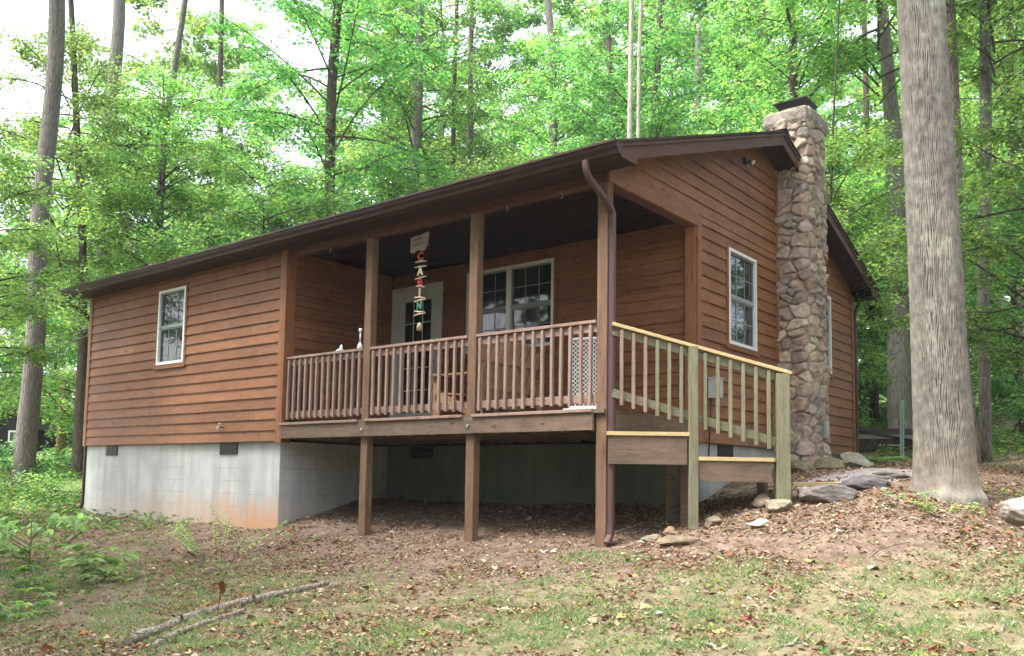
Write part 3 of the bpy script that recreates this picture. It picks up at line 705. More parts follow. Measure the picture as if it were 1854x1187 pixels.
    fs.append(tuple((len(R)-1)*n4+j for j in range(n4)))
    c.add(vs,fs); t=NT('chimney crown mortar'); raw=t.coord(); M['crown']=t.pbr(t.ramp(t.noise(raw,7,5),[(.3,hx(120,112,102)),(.7,hx(172,164,150))]),.9,t.bump(t.noise(raw,30,4),.8,.02),0,.1)
    c.build('chimney_crown',M['crown'],ch)
    c=MB(); cx,cy=(X0+X1)/2,(Y0+Y1)/2; zc=zt+.16
    c.box((cx-.15,cy-.15,zc-.03),(cx+.15,cy+.15,zc+.04))
    for a in (-1,1):
        for b2 in (-1,1): c.beam((cx+a*.14,cy+b2*.14,zc),(cx+a*.14,cy+b2*.14,zc+.17),.015,.015,.001)
    c.add([(cx-.15,cy-.15,zc+.02),(cx+.15,cy-.15,zc+.02),(cx+.15,cy+.15,zc+.02),(cx-.15,cy+.15,zc+.02),(cx-.25,cy-.25,zc+.17),(cx+.25,cy-.25,zc+.17),(cx+.25,cy+.25,zc+.17),(cx-.25,cy+.25,zc+.17)],[(0,1,5,4),(1,2,6,5),(2,3,7,6),(3,0,4,7),(4,5,6,7)])
    c.box((cx-.26,cy-.26,zc+.17),(cx+.26,cy+.26,zc+.19))
    c.build('chimney_cap',M['dark'],ch)
    e=on(1489,794,0,X1+.05); c=MB(); c.box((X1+.03,Y0+.36,.18),(X1+.085,Y0+.56,.44)); c.beam((X1+.09,Y0+.385,.31),(X1+.09,Y0+.535,.31),.012,.22,.002); c.build('ash_door',M['metal'],ch)
chimney()
# ------------------------------------------------------------------ things on the porch
def bench():
    t=thing('garden_bench','tan wooden slatted bench with fanned back, seen from behind on the porch','bench',(-2.56,.62,.262))
    # faces -x, width along y
    for i in range(9):
        y=.06+i*.135; top=1.10-.10*abs((i-4)/4)**2; m_=MB(); lean=.30
        fan=(i-4)*.012
        m_.beam((0,y,.20),(lean,y+fan,top),.118,.02,.006,side=(0,1,0)); m_.build('back_slat',M['bench'],t)
    m_=MB()
    for x in (-.50,-.40,-.30,-.20,-.10): m_.beam((x,.0,.38-(x+.5)*.12),(x,1.2,.38-(x+.5)*.12),.085,.022,.004)
    m_.build('seat',M['bench'],t)
    m_=MB(); m_.beam((.10,0,.47),(.10,1.2,.47),.09,.025,.003,up=(1,0,0)); m_.build('brace',M['bench'],t); m_=MB(); m_.beam((.24,0,.80),(.24,1.2,.80),.07,.025,.003,up=(1,0,0)); m_.build('brace',M['bench'],t); m_=MB(); m_.beam((-.53,0,.30),(-.53,1.2,.30),.09,.025,.003,up=(1,0,0)); m_.build('brace',M['bench'],t)
    for y in (-.04,1.24):
        m_=MB(); m_.beam((-.56,y,.60),(.30,y,.60),.13,.025,.008); 
        m_.build('armrest',M['bench'],t)
        m_=MB(); m_.beam((-.50,y,0),(-.50,y,.59),.028,.12,.004,side=(0,1,0)); m_.beam((-.5,y,.33),(.30,y,.03),.028,.12,.004,side=(0,1,0)); m_.beam((.26,y,.0),(.26,y,.59),.028,.09,.004,side=(0,1,0)); 
        m_.build('leg',M['bench'],t)
        m_=MB(); m_.prism([(.24,.58),(.10,.58),(.13,.50),(.20,.42),(.24,.33)],y-.012,y+.012,1); m_.build('arm_bracket',M['bench'],t)
bench()
def gate():
    p=on(1052,742,1,.9)
    t=thing('pet_gate','white framed lattice pet gate standing on the porch behind the corner post','pet gate',(-.93,.66,.262),rz=math.radians(16))
    f=MB(); w=.44; h=.92
    for a,b in (((0,0,.05),(0,0,h)),((w,0,.05),(w,0,h)),((0,0,h),(w,0,h)),((0,0,.10),(w,0,.10))): f.beam(a,b,.03,.03,.008)
    f.beam((-.08,-.02,.03),(w+.06,-.02,.03),.05,.04,.01); f.beam((-.08,-.02,.075),(w+.06,-.02,.075),.03,.025,.006)
    f.build('gate_frame',M['white'],t)
    l=MB(); s=.052; n=int((w+h)/s)
    for k in range(-n,n):
        for sg in (1,-1):
            # clipped diagonals
            pts=[]
            x0_=k*s
            for x in np.linspace(.0,w,2):
                pass
            a0=max(0.,-x0_) if sg>0 else 0
            # line x = x0_ + t, z = .12 + t (sg=1) or z = h-t
            ta=max(0,-x0_); tb=min(h-.12,w-x0_)
            if tb-ta<.02: continue
            if sg>0: A=(x0_+ta,.0,.12+ta);B=(x0_+tb,.0,.12+tb)
            else: A=(x0_+ta,.004,h-ta);B=(x0_+tb,.004,h-tb)
            l.beam(A,B,.006,.009,.001)
    l.build('lattice',M['white'],t)
gate()
def text_mesh(ch,size,ext):
    cu=bpy.data.curves.new('letter','FONT'); cu.body=ch; cu.size=size; cu.extrude=ext; cu.align_x='CENTER'; cu.align_y='CENTER'; cu.offset=.0035
    o=bpy.data.objects.new('tmp',cu); COL.objects.link(o); bpy.context.view_layer.update()
    me=bpy.data.meshes.new_from_object(o.evaluated_get(bpy.context.evaluated_depsgraph_get())); bpy.data.objects.remove(o); return me
def hanging():
    D=on(762,440,1,.03)[0]; e=on(760,430,1,.03); x=e[0]
    t=thing('hanging_sign','rustic string of painted CABIN letters and twigs hanging from the porch beam','hanging sign',(x,.03,2.76))
    def Z(v,u=765): return on(u,v,1,.03)[2]-2.76
    b=MB(); z1,z0=Z(424,760),Z(452,760); 
    b.prism([(-.155,z0-.02),(-.10,z0-.035),(-.05,z0-.005),(.0,z0+.0),(.04,z0-.025),(.09,z0-.02),(.15,z0+.04),(.16,z1+.01),(.10,z1),(.02,z1-.02),(-.08,z1-.015),(-.16,z1-.03)],-.012,.012,1)
    bo=b.build('sign_board',M['signwood'],t)
    rs_=random.Random(4)      # two rows of worn, unreadable burnt-in strokes
    for k,zz in enumerate(((z0*.32+z1*.68),(z0*.68+z1*.32))):
        ink=MB()
        for j in range(11 if k else 7):
            x_=-.105+j*.0195+(.03 if not k else 0); hh_=rs_.uniform(.012,.022); q_=rs_.uniform(-.008,.008); ink.beam((x_,-.0125,zz-hh_+j*.002),(x_+q_,-.0125,zz+hh_+j*.002),.006,.003,.0005,side=(1,0,0))
            if rs_.random()<.5: ink.beam((x_-.006,-.0135,zz+j*.002),(x_+.010,-.0135,zz+j*.002+rs_.uniform(-.01,.01)),.003,.006,.0005)
        ink.build('lettering',M['ink'],bo)
    c=MB()
    for s_ in(-1,1): c.tube([(s_*.10,0,z1-.01),(s_*.055,0,z1+.10),(s_*.05,0,-.0)],.004,5)
    c.tube([(.02,.0,z0),(.03,0,Z(600))],.003,5); c.build('cord',M['rope'],t)
    for v in (473,482,502,518,538,543,563,568):
        tw=MB(); z=Z(v); w=random.uniform(.075,.105); a=random.uniform(-.02,.02); tw.tube([(.03-w,-.0,z-a),(.03,-.012,z+random.uniform(-.006,.006)),(.03+w,0,z+a)],[.009,.013,.008],7); tw.build('twig',M['twig'],t)
    for ch,v,mt in (('C',464,'red'),('A',491,'cream'),('B',511,'red'),('I',529,'twig'),('N',553,'teal')):
        o=new_obj('letter',text_mesh(ch,.14,.010),M[mt],t,(.03,-.005,Z(v))); o.rotation_euler=(PI/2,0,random.uniform(-.25,.25)); o['label']='letter '+ch
    bl=MB(); z=Z(590); bl.tube([(.035,0,z+.05),(.035,0,z+.03),(.035,0,z-.05)],[.012,.03,.042],12); bl.build('bell',M['twig'],t)
hanging()
e=on(652,625,1,.055)
t=thing('oil_lamp','slim white glass lamp standing on the porch rail beside the first post','ornament',(e[0],.055,1.243))
m_=MB(); m_.tube([(0,0,0),(0,0,.02),(0,0,.045),(0,0,.07),(0,0,.09)],[.035,.042,.035,.026,.014],12); m_.build('base',M['ceramic'],t)
m_=MB(); m_.tube([(0,0,.085),(0,0,.235)],.011,10); m_.build('stem',M['ceramic'],t)
m_=MB(); m_.tube([(0,0,.23),(0,0,.24),(0,0,.275),(0,0,.285)],[.014,.026,.026,.016],12); m_.build('top_cap',M['ceramic'],t)
e=on(616,631,1,.055)
t=thing('figurine','small white shell shaped figurine lying on the left porch rail','ornament',(e[0],.055,1.243))
m_=MB(); m_.ball((0,0,.02),(.06,.03,.022)); m_.ball((.02,0,.05),(.03,.02,.03)); m_.ball((-.05,0,.014),(.04,.025,.016)); m_.build('shell_body',M['ceramic'],t)
m_=MB(); m_.tube([(.0,0,.05),(.025,0,.085),(.05,0,.055)],[.006,.012,.006],8); m_.build('shell_tip',M['ceramic'],t)
# ------------------------------------------------------------------ yard things
def tub():
    c=dep(1612,835,19.6); zb=gz1(c[0],c[1]); top=dep(1612,781,19.6)[2]; h=top-zb
    t=thing('hot_tub','dark brown hot tub with folded vinyl cover behind the big tree','hot tub',(c[0],c[1],zb),rz=math.radians(33))
    w=1.15
    m_=MB(); m_.prism([(-w+.08,-w),(w-.08,-w),(w,-w+.08),(w,w-.08),(w-.08,w),(-w+.08,w),(-w,w-.08),(-w,-w+.08)],-.1,h-.22,2)
    for k in range(12): x=-w+.2+k*.17; m_.box((x,-w-.008,.02),(x+.012,-w+.002,h-.3))
    bo=m_.build('tub_cabinet',M['tub'],t)
    lg=MB(); lg.box((-.62,-w-.014,h-.42),(-.10,-w-.006,h-.29)); lo=lg.build('maker_plate',M['dark'],bo)
    lg=MB(); lg.prism([(-.58,h-.385),(-.545,h-.385),(-.54,h-.35),(-.565,h-.305),(-.585,h-.335)],-w-.018,-w-.014,1); lg.box((-.50,-w-.018,h-.375),(-.47,-w-.0145,h-.325)); lg.box((-.43,-w-.018,h-.37),(-.16,-w-.0145,h-.335)); lg.build('maker_mark',M['boxgrey'],lo)
    m_=MB(); m_.prism([(-w-.03,-w-.03),(w+.03,-w-.03),(w+.03,w+.03),(-w-.03,w+.03)],h-.22,h-.13,2); m_.build('tub_rim_highlight',M['metal'],t)  # pale metal rim strip stands in for the highlight along the tub edge
    m_=MB(); m_.prism([(-w-.05,-w-.05),(w+.05,-w-.05),(w+.05,w+.05),(-w-.05,w+.05)],h-.118,h,2); m_.build('tub_cover',M['tubcover'],t)
    m_=MB(); m_.beam((-w+.1,-w-.08,h-.05),(-w+1.15,-w-.08,.1),.05,.05,.005); m_.build('cover_strap',M['dark'],t)
tub()
c=dep(1632,812,15.5); tp=dep(1634,723,15.5); gzb=gz1(c[0],c[1])
t=thing('stake_post','pale green perforated metal stake standing beside the hot tub','stake',(c[0],c[1],gzb))
m_=MB(); hh=tp[2]-gzb; m_.beam((0,0,-.2),(.03,0,hh),.075,.02,.002,side=(CR[0],CR[1],0)); so=m_.build('stake',M['greenpost'],t)
m_=MB()
for k in range(14): z=.15+k*(hh-.25)/14; q=.03*z/hh; m_.tube([(q-.0-.013*CF[0],-.013*CF[1],z),(q-.0-.008*CF[0],-.008*CF[1],z)],.009,6)
m_.build('bolt_hole',M['dark'],so)
# utility pole + neighbour cabin at far left
c=dep(108,835,30); g_=gz1(c[0],c[1]); tp=dep(118,685,30)
t=thing('utility_pole','short leaning wooden utility pole standing left of the cabin','utility pole',(c[0],c[1],g_))
m_=MB(); q=tp-np.array([c[0],c[1],g_]); m_.tube([(0,0,-.2),tuple(q*.5),tuple(q)],[.16,.14,.125],12); m_.build('pole',M['bark_pale' if 0 else 'post'],t)
m_=MB(); a=tuple(q*.93); 
for du,vv,dd in ((-130,640,26),(-300,700,24)):
    pass
def wire(a,b,sag,r=.012,n=14):
    a=Vector(a);b=Vector(b); w=MB(); w.tube([a.lerp(b,i/n)-Vector((0,0,sag*4*(i/n)*(1-i/n))) for i in range(n+1)],r,5); return w
for (ua,va,Da,sag,lab) in ((-80,600,22,.25,'upper'),(-80,612,22,.45,'lower')):
    A=dep(ua,va,Da); B=np.array([-L-.1,.4,2.45 if lab=='upper' else 2.40])
    o=wire(A,B,sag).build('service_wire',M['rope']); tag(o,'%s of the two thin wires running to the left eave of the cabin'%lab,'wire','wires at the cabin eave')
b=dep(180,800,30)-np.array([c[0],c[1],g_]); m_=wire(tuple(q*.85),(b[0],b[1],b[2]),.05,.015); m_.build('guy_wire',M['metal'],t)
def shed():
    c=dep(0,800,36); g_=gz1(c[0],c[1]); top=dep(10,742,36)[2]-g_; eave=dep(55,775,36)[2]-g_
    t=thing('neighbour_shed','dark brown gambrel roofed shed with white window at the far left','shed',(c[0],c[1],g_),rz=math.radians(CP['yaw']))
    w=1.25; wall=eave
    m_=MB(); m_.prism([(-w,-.3),(w,-.3),(w,wall),(w*.6,top-.28),(0,top),(-w*.6,top-.28),(-w,wall)],0,3.5,1); m_.build('wall',M['ceil'],t)
    m_=MB()
    for s_ in (1,-1):
        m_.prism([(s_*(w+.12),wall-.10),(s_*(w*.6),top-.28+.02),(s_*(w*.6),top-.28+.14),(s_*(w+.2),wall-.04)],-.25,3.7,1); m_.prism([(s_*(w*.6),top-.26),(0,top+.02),(0,top+.14),(s_*(w*.6),top-.14)],-.25,3.7,1)
    m_.build('roof',M['gutter'],t)
    wz=dep(22,790,36)[2]-g_; m_=MB(); m_.box((.35,-.05,wz-.25),(.85,-.01,wz+.25)); wo=m_.build('window',M['white'],t)
    m_=MB(); m_.box((.42,-.06,wz-.18),(.59,-.052,wz+.18)); m_.box((.61,-.06,wz-.18),(.78,-.052,wz+.18)); m_.build('pane',M['glass'],wo)
shed()
# ------------------------------------------------------------------ rocks
from mathutils import noise as mn
import bmesh
def rock(u,v,D,size,label,col,seed,rot=0,sink=.35,group='rocks in the yard'):
    p=gh(u,v+2) if D<12 else dep(u,v,D); x,y=p[0],p[1]; z=gz1(x,y)
    bm=bmesh.new(); bmesh.ops.create_icosphere(bm,subdivisions=5,radius=1)
    rs=random.Random(seed); pl=[]
    for _ in range(11):
        n_=Vector((rs.gauss(0,1),rs.gauss(0,1),rs.gauss(0,.8))).normalized(); pl.append((n_,rs.uniform(.55,.85)))
    for vv in bm.verts:
        q=vv.co.copy()
        for n_,d in pl:
            k=q.dot(n_)-d
            if k>0: q-=n_*k*.92
        q*=1+.10*(mn.fractal(q*1.7+Vector((seed,0,0)),1,2,4))
        q+=q.normalized()*.035*mn.noise(q*9+Vector((seed,3,0)))
        vv.co=Vector((q.x*size[0],q.y*size[1],q.z*size[2]))
    me=bpy.data.meshes.new('rock'); bm.to_mesh(me); bm.free()
    me.polygons.foreach_set('use_smooth',[True]*len(me.polygons))
    a=me.attributes.new('col','FLOAT_COLOR','POINT'); cl=np.ones((len(me.vertices),4),np.float32); cl[:,:3]=hx(*col); a.data.foreach_set('color',cl.ravel())
    o=new_obj('rock',me,M['rock'],None,(x,y,z+size[2]*(1-2*sink))); o.rotation_euler=(0,0,rot); tag(o,label,'rock',group)
YR=math.radians(CP['yaw'])
rock(1500,902,9.0,(.33,.24,.13),'large flat grey rock right of the green corner stair post',(112,106,100),3,YR+.1,.38)
rock(1562,882,9.7,(.28,.24,.12),'dark grey rock behind the large flat rock, by the gravel',(98,94,96),4,YR-.3,.42)
rock(1412,922,8.9,(.19,.16,.09),'pale tan block of stone at the foot of the green corner post',(150,138,118),5,YR,.3)
rock(1382,915,9.15,(.12,.10,.10),'small rounded tan stone behind the pale block at the post foot',(140,126,106),51,YR,.3)
rock(1377,953,8.3,(.13,.09,.055),'white flat stone lying in front of the stair posts',(196,180,160),6,YR+.2,.3)
rock(1212,964,8.7,(.075,.06,.05),'small round orange tan stone left of the middle stair post',(180,146,116),7,YR,.25)
rock(1236,983,8.3,(.26,.13,.07),'long low slab of stone below the middle stair post',(140,124,104),8,YR+.25,.35)
rock(1180,975,8.5,(.14,.10,.05),'low pale stone beside the downspout foot',(156,142,124),9,YR,.35)
rock(1290,948,9.0,(.10,.09,.07),'small brown stone just right of the middle stair post',(126,112,98),91,YR,.3)
rock(1856,948,8.2,(.25,.25,.17),'big pale grey boulder at the right edge of the yard',(150,142,136),10,YR,.2)
rock(1545,832,13.2,(.30,.22,.16),'whitish rock behind the gravel near the cabin corner',(168,164,150),12,YR,.3)
rock(1500,846,12.2,(.30,.2,.13),'mossy tan rock at the foot of the stone chimney',(130,124,98),13,YR,.35)
rock(1448,852,11.6,(.24,.2,.12),'low mossy rock left of the chimney foot',(122,116,92),14,YR,.35)
rock(1612,866,10.6,(.34,.18,.09),'long grey rock edging the gravel near the big tree',(128,122,116),15,YR+.3,.35)
rock(1583,995,7.4,(.05,.04,.02),'small white quartz chip lying in the grass',(220,214,206),17,YR,.3) if False else None
# ------------------------------------------------------------------ foliage
def norm(a): return a/np.maximum(np.linalg.norm(a,axis=-1,keepdims=True),1e-9)
def leaves(P,Dr,Nm,Ln,Wd,fold=.25,six=True):
    """P base points, Dr direction, Nm leaf normal -> verts, faces (2 quads per leaf)"""
    n=len(P); S=norm(np.cross(Dr,Nm)); Nm=norm(np.cross(S,Dr)); Ln=Ln[:,None]; Wd=Wd[:,None]
    if six:
        v=np.stack([P,P+Dr*Ln*.35+S*Wd*.5+Nm*Wd*fold,P+Dr*Ln*.75+S*Wd*.33+Nm*Wd*fold*.4-Nm*Ln*.05,P+Dr*Ln-Nm*Ln*.16,P+Dr*Ln*.75-S*Wd*.33+Nm*Wd*fold*.4-Nm*Ln*.05,P+Dr*Ln*.35-S*Wd*.5+Nm*Wd*fold],1)
        b=np.arange(n)[:,None]*6; f=np.stack([b+[0,1,2,3],b+[0,3,4,5]],1).reshape(-1,4)
        return v.reshape(-1,3),f
    v=np.stack([P,P+Dr*Ln*.45+S*Wd*.5,P+Dr*Ln-Nm*Ln*.12,P+Dr*Ln*.45-S*Wd*.5],1); b=np.arange(n)[:,None]*4
    return v.reshape(-1,3),(b+[0,1,2,3])
GREENS=np.array([hx(126,164,96),hx(104,146,92),hx(150,178,98),hx(90,132,86),hx(116,156,106),hx(168,190,104)])
def leafcols(n,rng,pal=GREENS,var=.22,rep=1):
    c=pal[rng.integers(0,len(pal),n)]*rng.uniform(1-var,1+var,(n,1)); return np.repeat(c,rep,0)
def crown_kit(seed,h0,h1,rad,nl,leaf=.11,nlimb=26,flat=1.,lean=.0,shape='tall',per=1.):
    """returns limb mesh, leaf mesh in tree-local coordinates"""
    rng=np.random.default_rng(seed); lb=MB(); P=[];Dr=[];Nm=[];C=[]
    limbs=[]
    for i in range(nlimb):
        f=(i+rng.random())/nlimb; z=h0+(h1-h0)*f*.92; az=i*2.399+rng.normal(0,.4)
        r=rad*(math.sin(PI*(f*.8+.14))**.7)*rng.uniform(.65,1.1); rise=rng.uniform(.1,1.15)*(1.15-.5*f)
        a=np.array([math.cos(az),math.sin(az),0]); p0=np.array([0,0,z]); n=6; pts=[]
        wob=rng.normal(0,.12,3)
        for k in range(n+1):
            t=k/n; pts.append(p0+a*r*t+np.array([0,0,rise*r*t-.34*r*t*t*flat])+wob*math.sin(t*PI)*.8)
        rb=.006+.008*r*(1-f*.4); lb.tube(pts,[rb*(1-.85*k/n)+.003 for k in range(n+1)],5,False); limbs.append((pts,r,a))
        # side twigs
        nt=int(5+r*2.4)
        for k in range(nt):
            t=rng.uniform(.25,1.0); j=min(int(t*n),n-1); q=np.array(pts[j])+(np.array(pts[j+1])-np.array(pts[j]))*(t*n-j)
            a2=az+rng.choice([-1,1])*rng.uniform(.3,1.2); l2=rng.uniform(.35,.95)*(1.15-.45*t)*min(1.,r/1.8)
            d2=np.array([math.cos(a2),math.sin(a2),rng.uniform(-.12,.30)]); e=q+d2*l2+np.array([0,0,-.06*l2])
            lb.tube([q,q+d2*l2*.5,e],[rb*.35+.003,.005,.003],4,False)
            limbs.append(([q,q+d2*l2*.5,e],l2,d2))
    tot=sum(l[1] for l in limbs)
    tint=rng.uniform(.85,1.15,len(limbs))
    for li,(pts,r,a) in enumerate(limbs):
        n=max(3,int(nl*r/tot*(1.0 if len(pts)==3 else .55)));
        t=rng.uniform(.30 if len(pts)>3 else .1,1.06,n); m_=len(pts)-1; pp=np.array([np.array(p) for p in pts]); j=np.clip((t*m_).astype(int),0,m_-1)
        q=pp[j]+(pp[j+1]-pp[j])*(t*m_-j)[:,None]
        rr=.17+.05*r; ang=rng.uniform(0,2*PI,n); rad_=rr*np.sqrt(rng.random(n))*(1.25-.4*t)
        off=np.stack([np.cos(ang)*rad_,np.sin(ang)*rad_,rng.normal(-.04,.11,n)],1); q=q+off
        dd=norm(np.stack([np.cos(ang),np.sin(ang),rng.normal(-.28,.22,n)],1)+np.asarray(a,float)*.5*np.array([1,1,.2])); nn=norm(np.stack([rng.normal(0,.55,n),rng.normal(0,.55,n),np.ones(n)],1))
        P.append(q);Dr.append(dd);Nm.append(nn);C.append(leafcols(n,rng)*tint[li])
    P=np.concatenate(P);Dr=np.concatenate(Dr);Nm=np.concatenate(Nm);C=np.concatenate(C); n=len(P)
    V,F=leaves(P,Dr,Nm,leaf*rng.uniform(.65,1.25,n),leaf*.78*rng.uniform(.7,1.2,n),six=False)
    return lb,fastmesh('crown',V,F,C)
KITS={}
def kit(k):
    if k not in KITS:
        s={'under0':(31,.9,7.4,2.9,20000,.098,36),'under1':(32,.6,6.6,3.2,20000,.098,36),'under2':(33,1.4,9.2,3.0,22000,.095,40),
           'tall0':(41,4.5,15,3.6,24000,.105,46),'tall1':(42,6.0,18,4.0,25000,.11,48),'tall2':(43,3.0,13,3.2,21000,.105,44),
           'far0':(51,1.5,24,4.8,26000,.17,64),'far1':(52,.5,19,4.6,24000,.17,54),
           'shrub0':(61,.15,1.5,1.0,2600,.085,12),'shrub1':(62,.1,1.0,.9,2000,.08,10)}[k]
        lb,lm=crown_kit(*s); o=lb.build('limbs',M['bark_dark'],None,fix=False); me=o.data; bpy.data.objects.remove(o)
        lm.materials.append(M['leaf']); KITS[k]=(me,lm)
    return KITS[k]
def put_kit(par,k,loc=(0,0,0),rz=0,s=1.,sz=None):
    lm,cm=kit(k)
    for nm,me in (('limbs',lm),('crown',cm)):
        o=bpy.data.objects.new(nm,me); COL.objects.link(o); o.parent=par; o.location=loc; o.rotation_euler=(0,0,rz); o.scale=(s,s,sz or s)
def trunk_mesh(pts,rad,seed,nseg=14,rough=.06,flare=1.35):
    """pts local"""
    m_=MB(); P_=[Vector(p) for p in pts]; out=[];rr=[]
    n=max(8,int((P_[-1]-P_[0]).length/.5)); rs=random.Random(seed)
    cum=[0]
    for i in range(len(P_)-1): cum.append(cum[-1]+(P_[i+1]-P_[i]).length)
    for k in range(n+1):
        s=cum[-1]*k/n; i=max(j for j in range(len(cum)-1) if cum[j]<=s+1e-6); t=(s-cum[i])/max(1e-6,cum[i+1]-cum[i]); q=P_[i].lerp(P_[i+1],t); r=rad[i]*(1-t)+rad[i+1]*t
        w=mn.noise(Vector((seed,s*.25,0)))*r*.6; w2=mn.noise(Vector((seed,s*.25,9)))*r*.6
        r*=1+(flare-1)*math.exp(-s/.45) if k else flare
        out.append(q+Vector((w,w2,0)));rr.append(r*(1+rough*mn.noise(Vector((seed,s*1.3,4)))))
    m_.tube(out,rr,nseg,True); return m_
def ground_under(u,v,D):
    p=dep(u,v,D); return p[0],p[1],gz1(p[0],p[1])
TREES=[ # label, bark, D, [(u,v,width_px)...] bottom to top, [(kit,dz,scale,rz)]
 ('stout grey trunked tree standing left of the cabin, crossed by wires','bark_grey',19,[(48,812,36),(68,560,31),(84,300,29),(100,0,27)],[('tall1',6.5,.9,.3)]),
 ('thin dark tree close behind the left cabin corner','bark_dark',24,[(143,840,24),(150,640,17),(148,420,13),(138,180,11),(125,-60,9)],[('under2',3.5,1.,1.)]),
 ('pale grey trunk rising behind the left end of the roof','bark_grey',27,[(178,700,30),(190,430,27),(204,200,24),(215,-60,20)],[('tall2',2,.8,2.)]),
 ('slim straight tree behind the roof with a fork to the right','bark_grey',25,[(280,650,15),(288,400,14),(300,230,12),(326,60,11),(345,-60,9)],[('under2',1.5,1.,3.),('tall2',2,.8,.4)]),
 ('dark thin tree behind the roof, left of the yellow green boughs','bark_dark',28,[(392,560,13),(394,380,12),(398,180,10),(402,-60,8)],[('under0',1,1.1,4.)]),
 ('dark straight tree with leaves around its foot behind the middle roof','bark_dark',23,[(590,560,22),(596,370,19),(604,160,18),(612,-60,16)],[('tall2',3,1.,5.)]),
 ('leaning grey tree rising above the middle of the roof','bark_grey',26,[(742,520,24),(749,330,20),(757,150,17),(765,-60,15)],[('under1',2,1.,.9),('tall0',2,.9,2.9)]),
 ('slender brown tree above the roof near the second porch post','bark_dark',27,[(815,520,10),(820,330,9),(822,180,8),(826,20,7)],[('under0',1,1,1.9)]),
 ('thin dark tree right of the slender brown tree','bark_dark',29,[(846,500,12),(848,300,11),(852,120,9),(858,-60,8)],[('under1',2,1.2,2.2)]),
 ('grey tree behind the roof, left of the pair of pale stems','bark_grey',33,[(1000,480,17),(1002,250,15),(1000,100,14),(985,-60,12)],[('tall2',2,1.,.1)]),
 ('dark leaning stem just left of the pale birch like stems','bark_dark',28,[(1115,430,11),(1116,250,11),(1104,120,10),(1092,-60,9)],[('under2',2,1,2.5)]),
 ('taller of the two pale silver stems above the roof peak','bark_pale',21,[(1138,420,10),(1140,240,10),(1142,100,9),(1145,-60,9)],[]),
 ('thinner right hand one of the two pale silver stems','bark_pale',21.5,[(1155,420,7),(1156,240,7),(1159,100,7),(1163,-60,6)],[]),
 ('dark tree just right of the pale silver stems','bark_dark',26,[(1182,420,14),(1184,250,14),(1192,100,12),(1200,-60,11)],[('tall2',1,1.,3.5)]),
 ('grey tree with a broken top between pale stems and chimney','bark_grey',30,[(1258,430,14),(1262,250,13),(1264,100,12),(1266,45,9)],[('under0',1,1,1.1)]),
 ('hazy grey tree left of the chimney top','bark_grey',36,[(1370,430,20),(1375,170,19),(1380,60,17),(1372,-60,15)],[('tall1',3,1.,1.7)]),
 ('forked dark tree directly behind the chimney cap','bark_dark',22,[(1436,430,20),(1438,150,15),(1436,50,12),(1430,-60,10)],[('under1',2,1.,2.7),('tall2',3,.9,.3)]),
 ('thin dark sapling right of the chimney','bark_dark',17,[(1500,560,5),(1504,380,5),(1508,240,4),(1514,120,3)],[('under2',.5,.7,1.3)]),
 ('thick dark trunk half hidden behind the big pale tree','bark_grey',20,[(1636,735,48),(1632,520,42),(1626,340,40),(1612,180,24),(1600,60,20)],[('tall0',3,1.,.2)]),
 ('slim dark tree standing behind the hot tub','bark_dark',26,[(1583,725,15),(1582,600,14),(1576,480,13),(1570,300,11),(1565,60,9)],[('under1',1,1.,1.2)]),
 ('pale trunk leaning out behind the right side of the big tree','bark_big',15,[(1750,775,36),(1742,640,28),(1732,450,26),(1724,250,24),(1716,-60,22)],[('tall0',4,.8,3.)]),
 ('tall straight grey tree right of the big tree','bark_grey',15.3,[(1784,775,20),(1783,600,20),(1781,400,20),(1780,200,20),(1786,-60,18)],[('tall2',4,.8,2.)]),
 ('distant grey tree in the right hand woods','bark_grey',27,[(1812,720,22),(1806,560,20),(1800,400,18),(1796,200,16)],[('tall2',2,1,1.)]),
 ('dark trunk pair member at the far right edge','bark_dark',28,[(1846,690,20),(1840,560,18),(1836,400,16),(1832,200,14)],[('tall1',2,1,2.)]),
]
for i,(lab,bark,D,pts,kits) in enumerate(TREES):
    pw=[dep(u,v,D) for u,v,w in pts]; rads=[w/CP['f']*D/2 for u,v,w in pts]
    x,y=pw[0][0],pw[0][1]; d0=pw[0]-pw[1]; g=gz1(x,y)
    # drop or lift the base to the ground along the trunk line
    k=(g-pw[0][2])/d0[2] if abs(d0[2])>1e-3 else 0; base=pw[0]+d0*k; g=gz1(base[0],base[1]); base[2]=g
    loc=(base[0],base[1],g-.05); t=thing('forest_tree',lab,'tree',loc,'forest trees around the cabin')
    # keep going upward beyond the frame
    up=pw[-1]-pw[-2]; up=up/np.linalg.norm(up); broken='broken' in lab
    loc_=np.array(loc); ptsl=[base-loc_-np.array([0,0,.2])]+[p-loc_ for p in pw if p[2]>g+.6]; rl=[rads[0]*(1.0+(.02*max(k,0)))]+[r for p,r in zip(pw,rads) if p[2]>g+.6]
    if not broken: ptsl.append(ptsl[-1]+up*5); rl.append(rl[-1]*.5)
    trunk_mesh(ptsl,rl,i+3,12,flare=1.25).build('trunk',M[bark],t,fix=False)
    for kk,dz,s,rz in kits:
        zt=.0; h=dz
        # centre the crown on the trunk at the crown's mid height
        zz=np.array([q[2] for q in ptsl]); xx=np.array([q[0] for q in ptsl]); yy=np.array([q[1] for q in ptsl]); hm=min(zz[-1],dz+8*s)
        put_kit(t,kk,(float(np.interp(hm,zz,xx)),float(np.interp(hm,zz,yy)),dz),rz,s)
